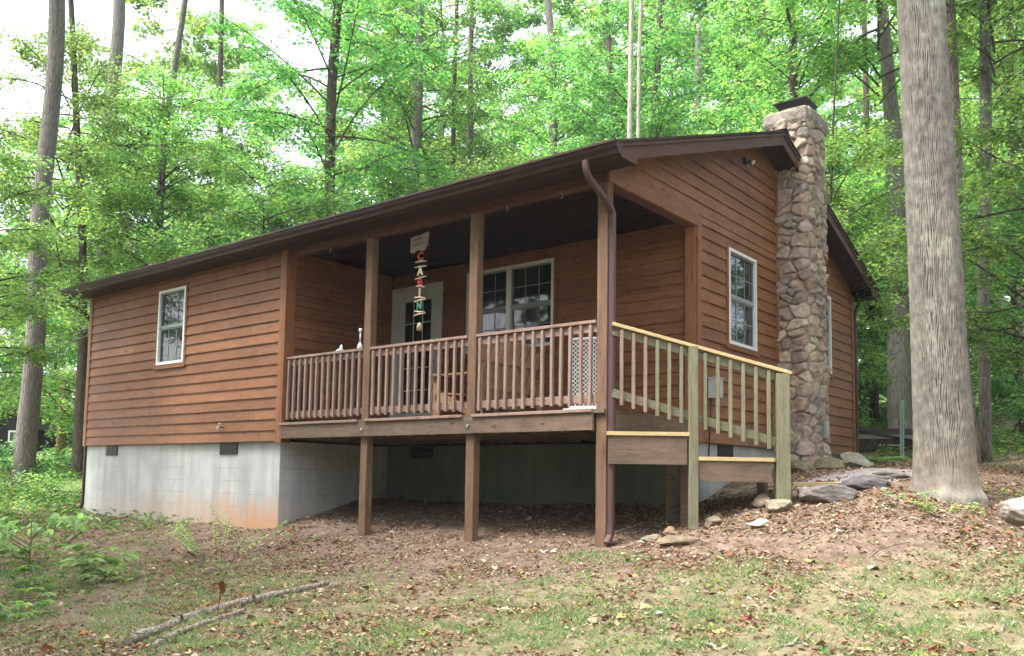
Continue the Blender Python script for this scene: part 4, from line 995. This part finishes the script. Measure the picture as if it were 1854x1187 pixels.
# filler wood: more trees, each its own thing
def wood_tree(u,D,k,s,rz,lab,bark='bark_dark',grp='trees of the woods behind the cabin',dz=0,r=.09,htop=None):
    p=dep(u,600,D); x,y=p[0],p[1]; g=gz1(x,y); t=thing('forest_tree',lab,'tree',(x,y,g-.05),grp)
    H=(htop or {'under':7,'tall':12,'far':14,'shrub':.8}[''.join(c for c in k if c.isalpha())])*s
    rs=random.Random(int(u*7+D)); a=rs.uniform(-.06,.06); b=rs.uniform(-.06,.06)
    trunk_mesh([(0,0,-.2),(a*H*.5,b*H*.5,dz+H*.5),(a*H*.3,b*H*.3,dz+H)],[r,r*.7,r*.25],int(u+D),9).build('trunk',M[bark],t,fix=False)
    put_kit(t,k,(a*H*.3,b*H*.3,dz),rz,s); return t
LBL='tree of the dense green woods behind the cabin, lost among its neighbours'
rs=random.Random(99)
# mid row closing in behind the roof
for (u,D,k,s) in ((-60,24,'under0',1.1),(30,42,'under1',1.3),(70,50,'far1',1.05),(210,52,'far0',.9),(115,44,'under2',1.1),(-20,36,'under0',1.2),(190,38,'under1',1.3),(1570,38,'under1',1.5),(1470,40,'under2',1.3),(240,31,'under0',1.3),(330,28,'under1',1.1),(470,27,'under2',1.15),(520,24,'under0',1.1),(660,25,'under1',1.15),(700,30,'under2',1.2),
   (900,24,'under0',1.15),(960,28,'under1',1.2),(1060,24,'under2',1.0),(1230,25,'under1',1.1),(1310,23,'under0',1.1),(1400,27,'under2',1.2),(1530,24,'under0',1.1),(1660,26,'under1',1.1),(1720,24,'under2',1.),(1850,20,'under1',.9),(1900,17,'under0',.8)):
    wood_tree(u,D,k,s,rs.uniform(0,6),'understorey '+LBL,grp='understorey trees behind the cabin')
for (u,D,k,s) in [(u,rs.uniform(34,44),rs.choice(['far0','far1']),rs.uniform(.85,1.15)) for u in range(-150,2050,105) if not (-60<u<230 or 420<u<600 or 1440<u<1620)]+[(u,rs.uniform(50,66),rs.choice(['far0','far1']),rs.uniform(1.1,1.45)) for u in range(-120,2000,135) if not (-130<u<300 or 430<u<600 or 1390<u<1620)]:
    wood_tree(u,D,k,s,rs.uniform(0,6),'distant '+LBL,'bark_grey','distant trees of the woods',r=.2)
# ------------------------------------------------------------------ the big tree
def big_tree():
    D=9.0; c=dep(1712,884,D); g=gz1(c[0],c[1])-.03
    prof=[(1714,905,65*2),(1713,880,62*2),(1711,850,59*2),(1709,800,57*2),(1706,740,55*2),(1700,640,52.5*2),(1694,500,51*2),(1686,350,49*2),(1678,200,46.5*2),(1670,60,45*2),(1664,-60,44*2),(1650,-400,40*2)]
    rows=[]; 
    for u,v,w in prof: p=dep(u,v,D); rows.append((p[0],p[1],p[2],w/2/CP['f']*D*.88))
    rows=np.array(rows); rows=rows[np.argsort(rows[:,2])]
    z=np.arange(g-.15,rows[-1,2],.022); na=420; th=np.linspace(0,2*PI,na,endpoint=False)
    cx=np.interp(z,rows[:,2],rows[:,0]); cy=np.interp(z,rows[:,2],rows[:,1]); r=np.interp(z,rows[:,2],rows[:,3])
    Tz,Th=np.meshgrid(z,th,indexing='ij'); hh=np.clip(Tz-g,0,9)
    lobes=np.maximum(0,np.cos(Th*5+.7))**1.5+.6*np.maximum(0,np.cos(Th*3+2.2))
    flare=.05*np.exp(-hh/.08)*(.2+.9*lobes)+.015*np.exp(-hh/.35)*lobes
    s=Th*r[:,None]; X=np.cos(Th)*6; 
    # furrowed bark: ridges running up the stem and splitting
    def ring(nu,zs,seed): # periodic noise around the stem
        a=Th/(2*PI)*nu; w=fbm(a,Tz*zs,seed,3); w2=fbm(a-nu,Tz*zs,seed,3); t=Th/(2*PI); return w*(1-t)+w2*t
    warp=(ring(14,2.6,61)-.5)*1.5+(ring(30,7,62)-.5)*.5
    a=Th/(2*PI)*84+warp*2.6; tri=np.abs((a%1)-.5)*2; ridge=np.clip(tri*1.9,0,1)**.8
    brk=ring(84,11,71); fine=ring(150,30,81)
    disp=-.022*(1-ridge)*np.clip((brk-.33)*4,0,1)+.010*(fine-.5)+.05*(ring(5,.9,91)-.5)*r[:,None]
    bare=np.clip((.42-hh)/.2,0,1); disp=disp*(1-.75*bare)
    R=r[:,None]+flare+disp
    V=np.stack([cx[:,None]+np.cos(Th)*R-c[0],cy[:,None]+np.sin(Th)*R-c[1],Tz-g],-1).reshape(-1,3)
    I=np.arange(len(z)*na).reshape(len(z),na); J=np.roll(I,-1,1); Fq=np.stack([I[:-1],J[:-1],J[1:],I[1:]],-1).reshape(-1,4)
    cr=(1-ridge)*np.clip((brk-.33)*4,0,1)*(1-.75*bare)
    base=np.array(hx(140,135,126)); dk=np.array(hx(70,60,50)); col=base[None,None]*(.8+.45*ring(9,3.,95)[...,None])*(1-.97*cr[...,None])+dk[None,None]*.4*cr[...,None]
    scar=np.clip((.46+.12*ring(9,1,12)-hh)/.05,0,1)*np.clip(ring(7,1.5,7)*2-.5,0,1); col=col*(1-.5*scar[...,None])+np.array(hx(158,138,118))*.5*scar[...,None]
    li=np.clip(ring(8,1.6,5)*4-2.35,0,.6)*(hh>.3); col=col*(1-li[...,None])+np.array(hx(168,172,150))*li[...,None]*(1-.6*cr[...,None])
    t=thing('big_tree','huge pale furrowed trunk with flared roots standing in front at the right','tree',(c[0],c[1],g))
    new_obj('trunk',fastmesh('trunk',V,Fq,col.reshape(-1,3),True),M['rock'],t)
    put_kit(t,'tall1',(-.6,-.5,1.5),1.,1.)
big_tree()
# ------------------------------------------------------------------ boughs hanging into view (each belongs to a near tree out of frame: modelled as understorey saplings)
def sapling(u,v,D,H,k,s,lab,rz=0,r=.03,dz=0,grp='young trees near the cabin'):
    p=dep(u,v,D); g=gz1(p[0],p[1]); t=thing('young_tree',lab,'tree',(p[0],p[1],g-.03),grp)
    trunk_mesh([(0,0,-.1),(.1,.05,H*.5),(.0,.1,H)],[r,r*.7,r*.3],int(u+D*3),8).build('trunk',M['bark_dark'],t,fix=False); put_kit(t,k,(0,0,dz),rz,s); return t
sapling(1900,700,12,5,'under1',.72,'young tree at the right edge with boughs drooping beside the tall grey tree',.4,.05,.9)
sapling(-60,700,15,6,'under0',.7,'young maple at the left edge spreading in front of the stout grey trunk',1.4,.05,2.)
sapling(470,600,19.5,7,'under2',.9,'bright young maple leaning over the back of the roof',2.4,.05,.0)
sapling(900,600,20.5,6,'under1',.95,'young maple whose crown shows just above the roof middle',3.1,.05,.0)
sapling(1340,600,19,6,'under0',.85,'young maple with crown just left of the chimney top',.8,.05,.6)
def shrub(u,v,D,k,s,lab,rz=0):
    p=dep(u,v,D); g=gz1(p[0],p[1]); t=thing('shrub',lab,'shrub',(p[0],p[1],g-.03),'shrubs around the yard'); put_kit(t,k,(0,0,0),rz,s); return t
SH=[(20,860,19,'shrub0',.9,'shrub with bright leaves at the left edge beside the stout trunk'),(95,880,17,'shrub1',.8,'low shrub just left of the cabin foundation'),(-30,900,15,'shrub1',.8,'leafy shrub cut by the left frame edge'),
 (1835,760,17,'shrub0',.9,'light green shrub at the right edge behind the big tree'),(1870,700,24,'shrub0',1.6,'large dark shrub in the woods at the far right'),(1700,700,28,'shrub0',1.5,'shrub in the woods behind the big trunk'),(1600,735,26,'shrub1',1.5,'low shrub behind the hot tub'),
 (1560,745,24,'shrub0',1.2,'shrub right behind the cabin rear corner'),(1820,690,32,'shrub0',2.,'broad shrub deep in the right hand woods'),(135,800,36,'shrub0',1.6,'bushy shrub behind the utility pole'),(70,790,40,'shrub0',2.,'tall shrub beside the distant shed'),(160,790,26,'shrub0',1.7,'shrub against the left wall of the cabin')]
for i,(u,v,D,k,s,lab) in enumerate(SH): shrub(u,v,D,k,s,lab,i*1.3)
# near plants with shaped leaves
def plant(u,v,D,label,kind,seed,H=.5,n=9,cat='plant',pal=None,leafL=.09,group='wild plants in the yard',spread=.25):
    p=gh(u,v) if D<12 else dep(u,v,D); x,y=p[0],p[1]; g=gz1(x,y); t=thing('wild_plant',label,cat,(x,y,g-.01),group)
    rng=np.random.default_rng(seed); st=MB(); P=[];Dr=[];Nm=[];Ln=[];Wd=[]
    for i in range(n):
        az=rng.uniform(0,2*PI); l=rng.uniform(.5,1)*H; d=np.array([math.cos(az)*spread,math.sin(az)*spread,1.])*l; o=np.array([math.cos(az),math.sin(az),0])*spread*.25
        pts=[o,o+d*.5+rng.normal(0,.02,3),o+d+np.array([math.cos(az),math.sin(az),-.3])*l*.15]; st.tube(pts,[.003,.002,.0015],5,False)
        if kind=='palmate':   # whorl of leaflets at tip
            groups=[pts[2]]+[pts[1]] if rng.random()<.5 else [pts[2]]
            for c in groups:
                for k in range(5):
                    a=az+(k-2)*.75; P.append(c); Dr.append([math.cos(a),math.sin(a),rng.uniform(-.3,.05)]); Nm.append([rng.normal(0,.15),rng.normal(0,.15),1]); L_=leafL*(1.25-.18*abs(k-2))*rng.uniform(.85,1.15); Ln.append(L_); Wd.append(L_*.5)
        elif kind=='alternate':
            m_=int(8+l*26)
            for k in range(m_):
                t_=.25+.75*k/m_; q=np.array(pts[0])*(1-t_)**2+2*np.array(pts[1])*t_*(1-t_)+np.array(pts[2])*t_**2; a=az+(1 if k%2 else -1)*1.1+rng.normal(0,.4)
                P.append(q); Dr.append([math.cos(a),math.sin(a),rng.uniform(-.15,.35)]); Nm.append([rng.normal(0,.2),rng.normal(0,.2),1]); L_=leafL*rng.uniform(.7,1.2); Ln.append(L_); Wd.append(L_*.34)
        elif kind=='fern':
            d=np.array([math.cos(az),math.sin(az),.45]); m_=16
            for k in range(m_):
                t_=.12+.88*k/m_; q=o+d*l*t_+np.array([0,0,-.55*l*t_*t_])
                for sgn in (-1,1):
                    a=az+sgn*1.25; P.append(q); Dr.append([math.cos(a),math.sin(a),-.1]); Nm.append([0,0,1]); L_=leafL*(1.05-t_)*1.2; Ln.append(L_); Wd.append(L_*.32)
    V,F=leaves(np.array(P,float),norm(np.array(Dr,float)),norm(np.array(Nm,float)),np.array(Ln),np.array(Wd),.18)
    pl=pal if pal is not None else GREENS
    st.build('stem',M['stem'],t,fix=False)
    new_obj('foliage',fastmesh('foliage',V,F,leafcols(len(P),rng,pl,.15,2)),M['leaf'],t)
    return t
BR=np.array([hx(160,190,134),hx(140,174,112),hx(176,202,146)])
plant(178,1060,7.6,'bright green plant with whorled leaves, tallest of the left foreground','palmate',1,.50,18,pal=BR,leafL=.15,spread=.38)
plant(60,1075,7.4,'leafy green plant in the bottom left corner','palmate',2,.36,14,leafL=.10,spread=.5)
plant(20,1120,7.0,'dark green low plant at the left edge of the foreground','palmate',3,.3,12,leafL=.09,spread=.6)
plant(15,1030,8.6,'low green plant at the left edge below the foundation level','palmate',4,.36,12,leafL=.1,spread=.5)
plant(395,1010,8.2,'feathery pale shrub with narrow leaves in front of the foundation corner','alternate',5,.62,20,pal=BR,leafL=.05,spread=1.0)
plant(455,990,8.0,'tall thin sprig leaning right across the foundation corner','alternate',6,.72,4,pal=BR,leafL=.06,spread=.6)
plant(300,970,9.6,'small leafy sprig at the foot of the left foundation','alternate',7,.30,7,leafL=.05,spread=.5)
plant(230,965,10.5,'low weed between the bright plant and the foundation','palmate',8,.22,8,leafL=.07,spread=.7)
plant(120,985,10.5,'low fern clump left of the foundation','fern',9,.4,9,leafL=.07)
plant(560,975,8.9,'tiny green seedling on the bare soil under the first post','palmate',10,.10,4,pal=BR,leafL=.05,spread=.8)
plant(1010,1135,6.0,'small fern in the lawn at the bottom centre','fern',12,.17,6,leafL=.04)
plant(1475,1170,5.6,'tiny fern at the bottom right of the lawn','fern',13,.14,5,leafL=.035)
plant(1603,845,14.8,'fern in front of the hot tub','fern',14,.62,11,pal=BR,leafL=.13)
plant(1565,850,14.2,'fern against the cabin rear corner','fern',15,.7,9,leafL=.13)
plant(1446,845,11.3,'green weed sprouting at the chimney foot beside the steps','palmate',16,.32,9,leafL=.07,spread=.5)
plant(1640,905,8.4,'small weeds at the left root of the big tree','palmate',17,.14,8,pal=BR,leafL=.045,spread=.8)
plant(1725,930,8.0,'grassy weeds in front of the big tree roots','alternate',18,.16,16,pal=BR,leafL=.05,spread=.8)
plant(1810,900,9.4,'small weeds at the right root of the big tree','palmate',19,.16,8,leafL=.05,spread=.8)
plant(1384,828,9.6,'single green sprig poking up between the lower steps and the wall','palmate',20,.35,3,leafL=.07,spread=.3) if False else None
# maple sapling with big pale leaves at the left middle ground
p=dep(60,905,11.5); t=thing('young_tree','pale leaved maple sapling in front of the woods left of the foundation','tree',(p[0],p[1],gz1(p[0],p[1])),'young trees near the cabin')
rng=np.random.default_rng(77); st=MB(); P=[];Dr=[];Nm=[]
for i in range(10):
    az=rng.uniform(0,2*PI); l=rng.uniform(.4,.95); z=rng.uniform(.25,.62); e=np.array([math.cos(az)*l,math.sin(az)*l,z+.14*l]); st.tube([(0,0,z*.7),tuple(e*np.array([.5,.5,1])),tuple(e)],[.008,.005,.003],5,False)
    for k in range(14):
        q=e*np.array([rng.uniform(.45,1.05)]*2+[1])+rng.normal(0,.05,3); a=rng.uniform(0,2*PI); P.append(q); Dr.append([math.cos(a),math.sin(a),rng.uniform(-.9,-.2)]); Nm.append([rng.normal(0,.2),rng.normal(0,.2),1])
st.tube([(0,0,-.1),(0,0,.7)],[.012,.008],6); st.build('stem',M['stem'],t,fix=False)
n=len(P); V,F=leaves(np.array(P),norm(np.array(Dr,float)),norm(np.array(Nm,float)),rng.uniform(.09,.15,n),rng.uniform(.07,.11,n),.15); new_obj('foliage',fastmesh('foliage',V,F,leafcols(n,rng,BR,.12,2)),M['leaf'],t)
# dead leaf on a stalk
a=gh(392,1120); DS=float((a-CC)@CF); t=thing('dry_stalk','thin dry stalk with one curled brown leaf, in front of the soil bank','stalk',(a[0],a[1],gz1(a[0],a[1])))
tip=dep(452,955,DS)-np.array([a[0],a[1],gz1(a[0],a[1])]); lf=dep(403,1050,DS)-np.array([a[0],a[1],gz1(a[0],a[1])])
m_=MB(); m_.tube([(0,0,-.02),tuple(lf),tuple(lf*.35+tip*.65),tuple(tip)],[.0035,.003,.002,.001],6); m_.build('stem',M['bark_dark'],t)
V,F=leaves(np.array([lf,lf]),norm(np.array([[.1,0,-1.],[-.3,.1,-.8]])),norm(np.array([[.8,-.5,.2],[.3,-.9,.1]])),np.array([.12,.10]),np.array([.06,.05]),.5); new_obj('dead_leaf',fastmesh('dead_leaf',V,F,np.array([hx(120,72,48)]*4)),M['litter'],t)
# ------------------------------------------------------------------ logs & sticks on the ground
def log(ua,va,Da,ub,vb,Db,ra,rb,label,name='fallen_log',cat='log',mat='deadlog',stub=True,grp='dead wood on the ground',seed=1,bend=.05):
    A=gh(ua,va);B=gh(ub,vb); n=14; pts=[];rr=[]
    rs_=random.Random(seed)
    for i in range(n+1):
        t_=i/n; x=A[0]+(B[0]-A[0])*t_+bend*math.sin(t_*5+seed); y=A[1]+(B[1]-A[1])*t_+bend*math.cos(t_*4+seed)*.6; r=ra+(rb-ra)*t_; pts.append((x,y,r)); rr.append(r*(1+rs_.uniform(-.2,.2))*(1. if 0<i<n else .7))
    zs=[gz1(p[0],p[1]) for p in pts]; k=np.polyfit(range(len(zs)),zs,2); zf=np.polyval(k,range(len(zs)))
    o=pts[0]; m_=MB(); m_.tube([(p[0]-o[0],p[1]-o[1],z-zf[0]+p[2]*.75) for p,z in zip(pts,zf)],rr,10)
    if stub:
        for i in (4,9): q=pts[i]; m_.tube([(q[0]-o[0],q[1]-o[1],zf[i]-zf[0]+q[2]),(q[0]-o[0]+.09,q[1]-o[1]-.05,zf[i]-zf[0]+q[2]*2.4),(q[0]-o[0]+.16,q[1]-o[1]-.13,zf[i]-zf[0]+q[2]*2.9)],[q[2]*.45,q[2]*.25,q[2]*.12],6)
    ob=m_.build(name,M[mat],None,(o[0],o[1],zf[0])); tag(ob,label,cat,grp)
log(225,1165,6.1,577,1060,7.0,.042,.030,'longer bleached log lying across the lower left lawn',seed=2,bend=.11)
log(283,1172,6.0,432,1110,6.5,.026,.022,'shorter bleached branch lying against the lower end of the long log',seed=3,stub=False)
log(1112,968,8.9,1205,935,9.9,.016,.012,'brown stick leaning over the soil behind the corner downspout',name='stick',cat='stick',seed=4,stub=False,bend=.02)
log(1480,1055,6.9,1600,1105,6.3,.008,.006,'thin pale stick curving through the right hand lawn',name='stick',cat='stick',seed=5,stub=False,bend=.06)
log(1400,1180,5.5,1495,1145,5.8,.009,.006,'pale stick at the bottom edge of the lawn',name='stick',cat='stick',seed=6,stub=False)
log(1780,1150,5.6,1854,1135,5.8,.012,.010,'stick in the bottom right corner of the lawn',name='stick',cat='stick',seed=7,stub=False)
log(1430,985,7.6,1520,960,8.2,.008,.005,'thin twig lying below the large flat rock',name='stick',cat='stick',seed=8,stub=False,bend=.04)
log(1570,1010,7.3,1680,975,7.9,.006,.004,'fine twig in the grass below the big tree',name='stick',cat='stick',seed=9,stub=False,bend=.05)
log(120,985,11.5,150,958,12.2,.03,.02,'short yellowish stick on the left slope',name='stick',cat='stick',seed=10,stub=False,bend=.01)
# ------------------------------------------------------------------ ground cover
def scatter(n,rmin,rmax,seed,pw=1.,a0=-62,a1=46):
    rng=np.random.default_rng(seed); r=rmin+(rmax-rmin)*rng.random(n)**pw; a=np.radians(rng.uniform(a0,a1,n))+PI/2+math.radians(CP['yaw'])
    a=math.radians(90+CP['yaw'])-np.radians(rng.uniform(a0+20,a1,n)); x=CC[0]+np.cos(a)*r; y=CC[1]+np.sin(a)*r
    ok=~(((x<-.02)&(x>-L)&(y>2.2)&(y<W))|((x<-A5-.06)&(x>-L+.03)&(y>.03)&(y<W)))
    return x[ok],y[ok],rng
x,y,rng=scatter(210000,3.6,19,1,1.25); gr=greenness(x,y); nz=fbm(x*1.7,y*1.7,55,3)
keep=rng.random(len(x))<np.clip(1.1-gr*.6,.4,1)*np.clip((nz-.40)*7,.16,1)*np.where((y>9)|(x<-12.5),.45,1); x,y=x[keep],y[keep]; n=len(x)
LP=np.array([hx(132,102,82),hx(106,84,70),hx(168,140,114),hx(192,166,138),hx(150,116,94),hx(88,64,54),hx(154,104,82),hx(206,186,160),hx(122,100,86)])
RD=np.array([hx(166,100,74),hx(176,118,82),hx(150,82,72),hx(190,160,100),hx(206,190,140),hx(204,190,172)])
col=LP[rng.integers(0,len(LP),n)]; sp=rng.random(n)<.055; col[sp]=RD[rng.integers(0,len(RD),sp.sum())]; col=col*rng.uniform(.7,1.15,(n,1))*.9+.1*np.array(hx(140,116,98))
sz=rng.uniform(.018,.048,n)*np.where(rng.random(n)<.05,1.9,1); sz[sp]*=1.6; a=rng.uniform(0,2*PI,n)
P=np.stack([x,y,gz(x,y)+.004+rng.uniform(0,.012,n)],1); Dr=norm(np.stack([np.cos(a),np.sin(a),rng.normal(0,.28,n)],1)); Nm=norm(np.stack([rng.normal(0,.35,n),rng.normal(0,.35,n),np.ones(n)],1))
V,F=leaves(P,Dr,Nm,sz,sz*rng.uniform(.3,.85,n),.3)
tag(new_obj('leaf_litter',fastmesh('leaf_litter',V,F,np.repeat(col,2,0)),M['litter']),'scattered dry brown and red fallen leaves over the soil and lawn','leaf litter',kind='stuff')
xs,ys,a=ROOFLEAF; n=len(xs); zz=3.0+RS*(ys+.40)+.012
V,F=leaves(np.stack([xs,ys,zz],1),norm(np.stack([np.cos(a),np.sin(a),np.full(n,.3)],1)),norm(np.stack([np.cos(a)*.4,np.full(n,-.2),np.ones(n)],1)),np.full(n,.07),np.full(n,.05),.3)
tag(new_obj('roof_leaves',fastmesh('roof_leaves',V,F,np.repeat(RD[np.arange(n)%6],2,0)),M['litter']),'few dry orange leaves caught along the gutter and roof','leaves',kind='stuff')
# a few large pale leaves one can tell apart
for k,(u,v,sz_,c_,lab) in enumerate(((1296,1145,.062,(226,208,116),'big yellow leaf lying on the lawn near the bottom edge'),(1302,1174,.06,(228,222,190),'big cream leaf just below the big yellow one'),(1468,1018,.045,(222,196,110),'yellow leaf in the grass below the large flat rock'),(1582,1030,.055,(220,214,204),'white leaf in the right hand lawn'),(1736,1093,.045,(216,204,110),'yellow green leaf at the lower right of the lawn'),(1145,1045,.05,(206,140,84),'orange leaf right of the corner downspout foot'),(566,1002,.045,(222,210,190),'pale leaf on the bare soil below the first post'),(985,1000,.05,(212,202,180),'pale leaf on the soil left of the corner post foot'))):
    p=gh(u,v); m_=MB(); a0=k*1.1; pts=[]
    for j in range(20):
        a=a0+2*PI*j/20; r=sz_*(.62+.38*abs(math.cos(2.5*(a-a0)))**.7); pts.append((math.cos(a)*r,math.sin(a)*r,.012+.014*math.sin(2*a+k)+.1*r))
    m_.add([(0,0,.014)]+pts,[(0,j+1,(j+1)%20+1) for j in range(20)],True)
    lt=NT('pale leaf'); M['pl']=lt.pbr(lt.ramp(lt.noise(lt.coord(),30,4),[(.3,tuple(q*.8 for q in hx(*c_))),(.7,hx(*c_))]),.6)
    tag(m_.build('fallen_leaf',M['pl'],None,tuple(p),fix=False),lab,'leaf','large leaves on the lawn')
# grass
x,y,rng=scatter(170000,3.4,17,2,1.15); gr=greenness(x,y); nz=fbm(x*2.3,y*2.3,65,3)
nz2=fbm(x*6,y*6,67,2); pr=np.clip((gr-.24)*2.2,0,1)*np.clip((nz*.5+nz2*.5-.44)*8,0.05,1); 
tuft=((x-.25)**2/.35+(y+.45)**2/.08)<1; pr=np.where(tuft,.9,pr); pr=np.where((y>7)&(x>.5),.5,pr)
keep=rng.random(len(x))<pr; x,y=x[keep],y[keep]; n=len(x); bl=4
x=np.repeat(x,bl)+rng.normal(0,.014,n*bl); y=np.repeat(y,bl)+rng.normal(0,.014,n*bl); n=n*bl
a=rng.uniform(0,2*PI,n); Ln=rng.uniform(.025,.06,n)*(.8+1.5*np.clip(fbm(x*5,y*5,68,2)-.45,0,1)*2); P=np.stack([x,y,gz(x,y)-.003],1); Dr=norm(np.stack([np.cos(a)*.8,np.sin(a)*.8,rng.uniform(.3,1.2,n)],1)); Nm=norm(np.stack([rng.normal(0,1,n),rng.normal(0,1,n),rng.uniform(.2,1,n)],1))
GC=np.array([hx(104,144,88),hx(126,156,106),hx(156,162,124),hx(88,130,82),hx(188,178,142),hx(176,168,132)])
V,F=leaves(P,Dr,Nm,Ln,np.full(n,.0055),.1,six=False)
tag(new_obj('grass',fastmesh('grass',V,F,GC[rng.integers(0,len(GC),n)]*rng.uniform(.8,1.2,(n,1))),M['grass']),'short patchy green and straw grass of the lawn','grass',kind='stuff')
# broad weeds as ground cover on the left and in the woods
x,y,rng=scatter(34000,4.2,34,3,1.0,-62,60); gr=greenness(x,y); nz=fbm(x*1.1,y*1.1,75,3)
pr=np.clip((-x-6.5)*.25,0,1)*np.clip((nz-.38)*6,0,1)*.9+np.where((y>9.5),.9,0)*np.clip((nz-.36)*6,0,1)+.16*(y<-1)*np.clip((nz-.4)*8,0,1)+np.where((x>3.8)&(y>4.5),.6,0)*np.clip((nz-.4)*6,0,1)
pr=np.where((x<-4)&(y<-1.5)&(nz>.45),.45,pr)
keep=rng.random(len(x))<np.clip(pr,0,1); x,y=x[keep],y[keep]; n=len(x); bl=5
far=np.repeat(np.hypot(x-CC[0],y-CC[1]),bl); h=np.repeat(rng.uniform(.03,.16,n),bl)
x=np.repeat(x,bl)+rng.normal(0,.05,n*bl); y=np.repeat(y,bl)+rng.normal(0,.05,n*bl); n=n*bl; a=rng.uniform(0,2*PI,n)
P=np.stack([x,y,gz(x,y)+h],1); Dr=norm(np.stack([np.cos(a),np.sin(a),rng.normal(-.1,.3,n)],1)); Nm=norm(np.stack([rng.normal(0,.3,n),rng.normal(0,.3,n),np.ones(n)],1)); sz=rng.uniform(.03,.07,n)*np.clip(far/11,.8,2.2)
V,F=leaves(P,Dr,Nm,sz,sz*.55,.2)
tag(new_obj('ground_cover_weeds',fastmesh('ground_cover_weeds',V,F,leafcols(n,rng,GREENS,.25,2)),M['leaf']),'low leafy weeds covering the left slope and the forest floor','weeds',kind='stuff')
# pebbles and bark chips on the bare bank
x,y,rng=scatter(9000,6.5,12.5,4,1.0); kp=(y<2.1)&(y>-1.6)&(x<1.6); x,y=x[kp],y[kp]; n=len(x)
oc=np.array([(1,0,0),(-1,0,0),(0,1,0),(0,-1,0),(0,0,1),(0,0,-1)],float); of=np.array([(0,2,4),(2,1,4),(1,3,4),(3,0,4),(2,0,5),(1,2,5),(3,1,5),(0,3,5)])
sz=rng.uniform(.006,.02,n)*np.where(rng.random(n)<.04,2.2,1); V=(oc[None]*rng.uniform(.6,1.3,(n,6,1))*sz[:,None,None])*np.array([1.2,1,.6])+np.stack([x,y,gz(x,y)+.004],1)[:,None]
F=(of[None]+np.arange(n)[:,None,None]*6).reshape(-1,3); PC=np.array([hx(150,124,108),hx(120,96,84),hx(180,158,140),hx(98,76,66),hx(134,104,92)])
tag(new_obj('pebbles',fastmesh('pebbles',V.reshape(-1,3),F,np.repeat(PC[rng.integers(0,5,n)],8,0)),M['litter']),'small pebbles and clods on the bare soil under the porch','pebbles',kind='stuff')
# ------------------------------------------------------------------ foliage wall out of view, added to cut low light into the porch
rng=np.random.default_rng(404); n=80000; a=rng.uniform(math.radians(90+CP['yaw']+48),math.radians(90+CP['yaw']+312),n); r=rng.uniform(10.5,18,n); zt_2=rng.uniform(.05,1,n)*(17+7*fbm(a*6,a*0+.5,7,3))
x=CC[0]+np.cos(a)*r; y=CC[1]+np.sin(a)*r; P=np.stack([x,y,gz(x,y)+zt_2],1); ok=(fbm(a*14,zt_2*.9,17,3)>.3)&((zt_2<6)|(x<CC[0]+9-.25*zt_2)); P=P[ok]; n=len(P)
Dr=norm(rng.normal(0,1,(n,3))); Nm=norm(rng.normal(0,1,(n,3))+np.array([0,0,.6])); V,F=leaves(P,Dr,Nm,rng.uniform(.3,.7,n),rng.uniform(.25,.5,n),six=False)
tag(new_obj('woods',fastmesh('woods',V,F,leafcols(n,rng)*np.array([.55,.42,.6])),M['litter']),'unseen foliage wall added on the near side to block low light','woods',kind='stuff')
hz=MB(); hz.box((-150,-150,-40),(150,150,60)); ho=hz.build('haze',None); ho['kind']='stuff'; ho['label']='pale humid air between the far trees'
hm=bpy.data.materials.new('humid air'); hm.use_nodes=True; hn=hm.node_tree; hn.nodes.clear(); pv=hn.nodes.new('ShaderNodeVolumePrincipled'); pv.inputs['Color'].default_value=(.93,.97,1,1); pv.inputs['Density'].default_value=.0007; oo=hn.nodes.new('ShaderNodeOutputMaterial'); hn.links.new(pv.outputs[0],oo.inputs['Volume']); ho.data.materials.append(hm)
# ------------------------------------------------------------------ light
SUN_EL,SUN_AZ=math.radians(60),math.radians(205)      # azimuth clockwise from +y
w=bpy.data.worlds.new('World'); sc.world=w; w.use_nodes=True; nt=w.node_tree; nt.nodes.clear()
sky=nt.nodes.new('ShaderNodeTexSky'); sky.sky_type='NISHITA'; sky.sun_disc=False; sky.sun_elevation=SUN_EL; sky.sun_rotation=SUN_AZ; sky.air_density=1.; sky.dust_density=4.; sky.ozone_density=1.
hs=nt.nodes.new('ShaderNodeHueSaturation'); hs.inputs['Saturation'].default_value=.42; hs.inputs['Value'].default_value=1.25
bg=nt.nodes.new('ShaderNodeBackground'); bg.inputs['Strength'].default_value=.15; ow=nt.nodes.new('ShaderNodeOutputWorld')
nt.links.new(sky.outputs[0],hs.inputs['Color']); nt.links.new(hs.outputs[0],bg.inputs[0]); nt.links.new(bg.outputs[0],ow.inputs[0])
sl=bpy.data.lights.new('sun','SUN'); sl.energy=1.5; sl.angle=math.radians(18); sl.color=(1,.975,.94); so=bpy.data.objects.new('sun',sl); COL.objects.link(so)
d=Vector((math.sin(SUN_AZ)*math.cos(SUN_EL),math.cos(SUN_AZ)*math.cos(SUN_EL),math.sin(SUN_EL))); so.rotation_euler=d.to_track_quat('Z','Y').to_euler(); so.location=(0,-10,20)
sc.view_settings.view_transform='Standard'; sc.view_settings.look='None'; sc.view_settings.exposure=1.95; sc.view_settings.gamma=1
sc.cycles.max_bounces=6; sc.cycles.diffuse_bounces=3; sc.cycles.glossy_bounces=2; sc.cycles.transmission_bounces=3; sc.cycles.use_denoising=True
sc.cycles.use_adaptive_sampling=True; sc.cycles.adaptive_threshold=.02
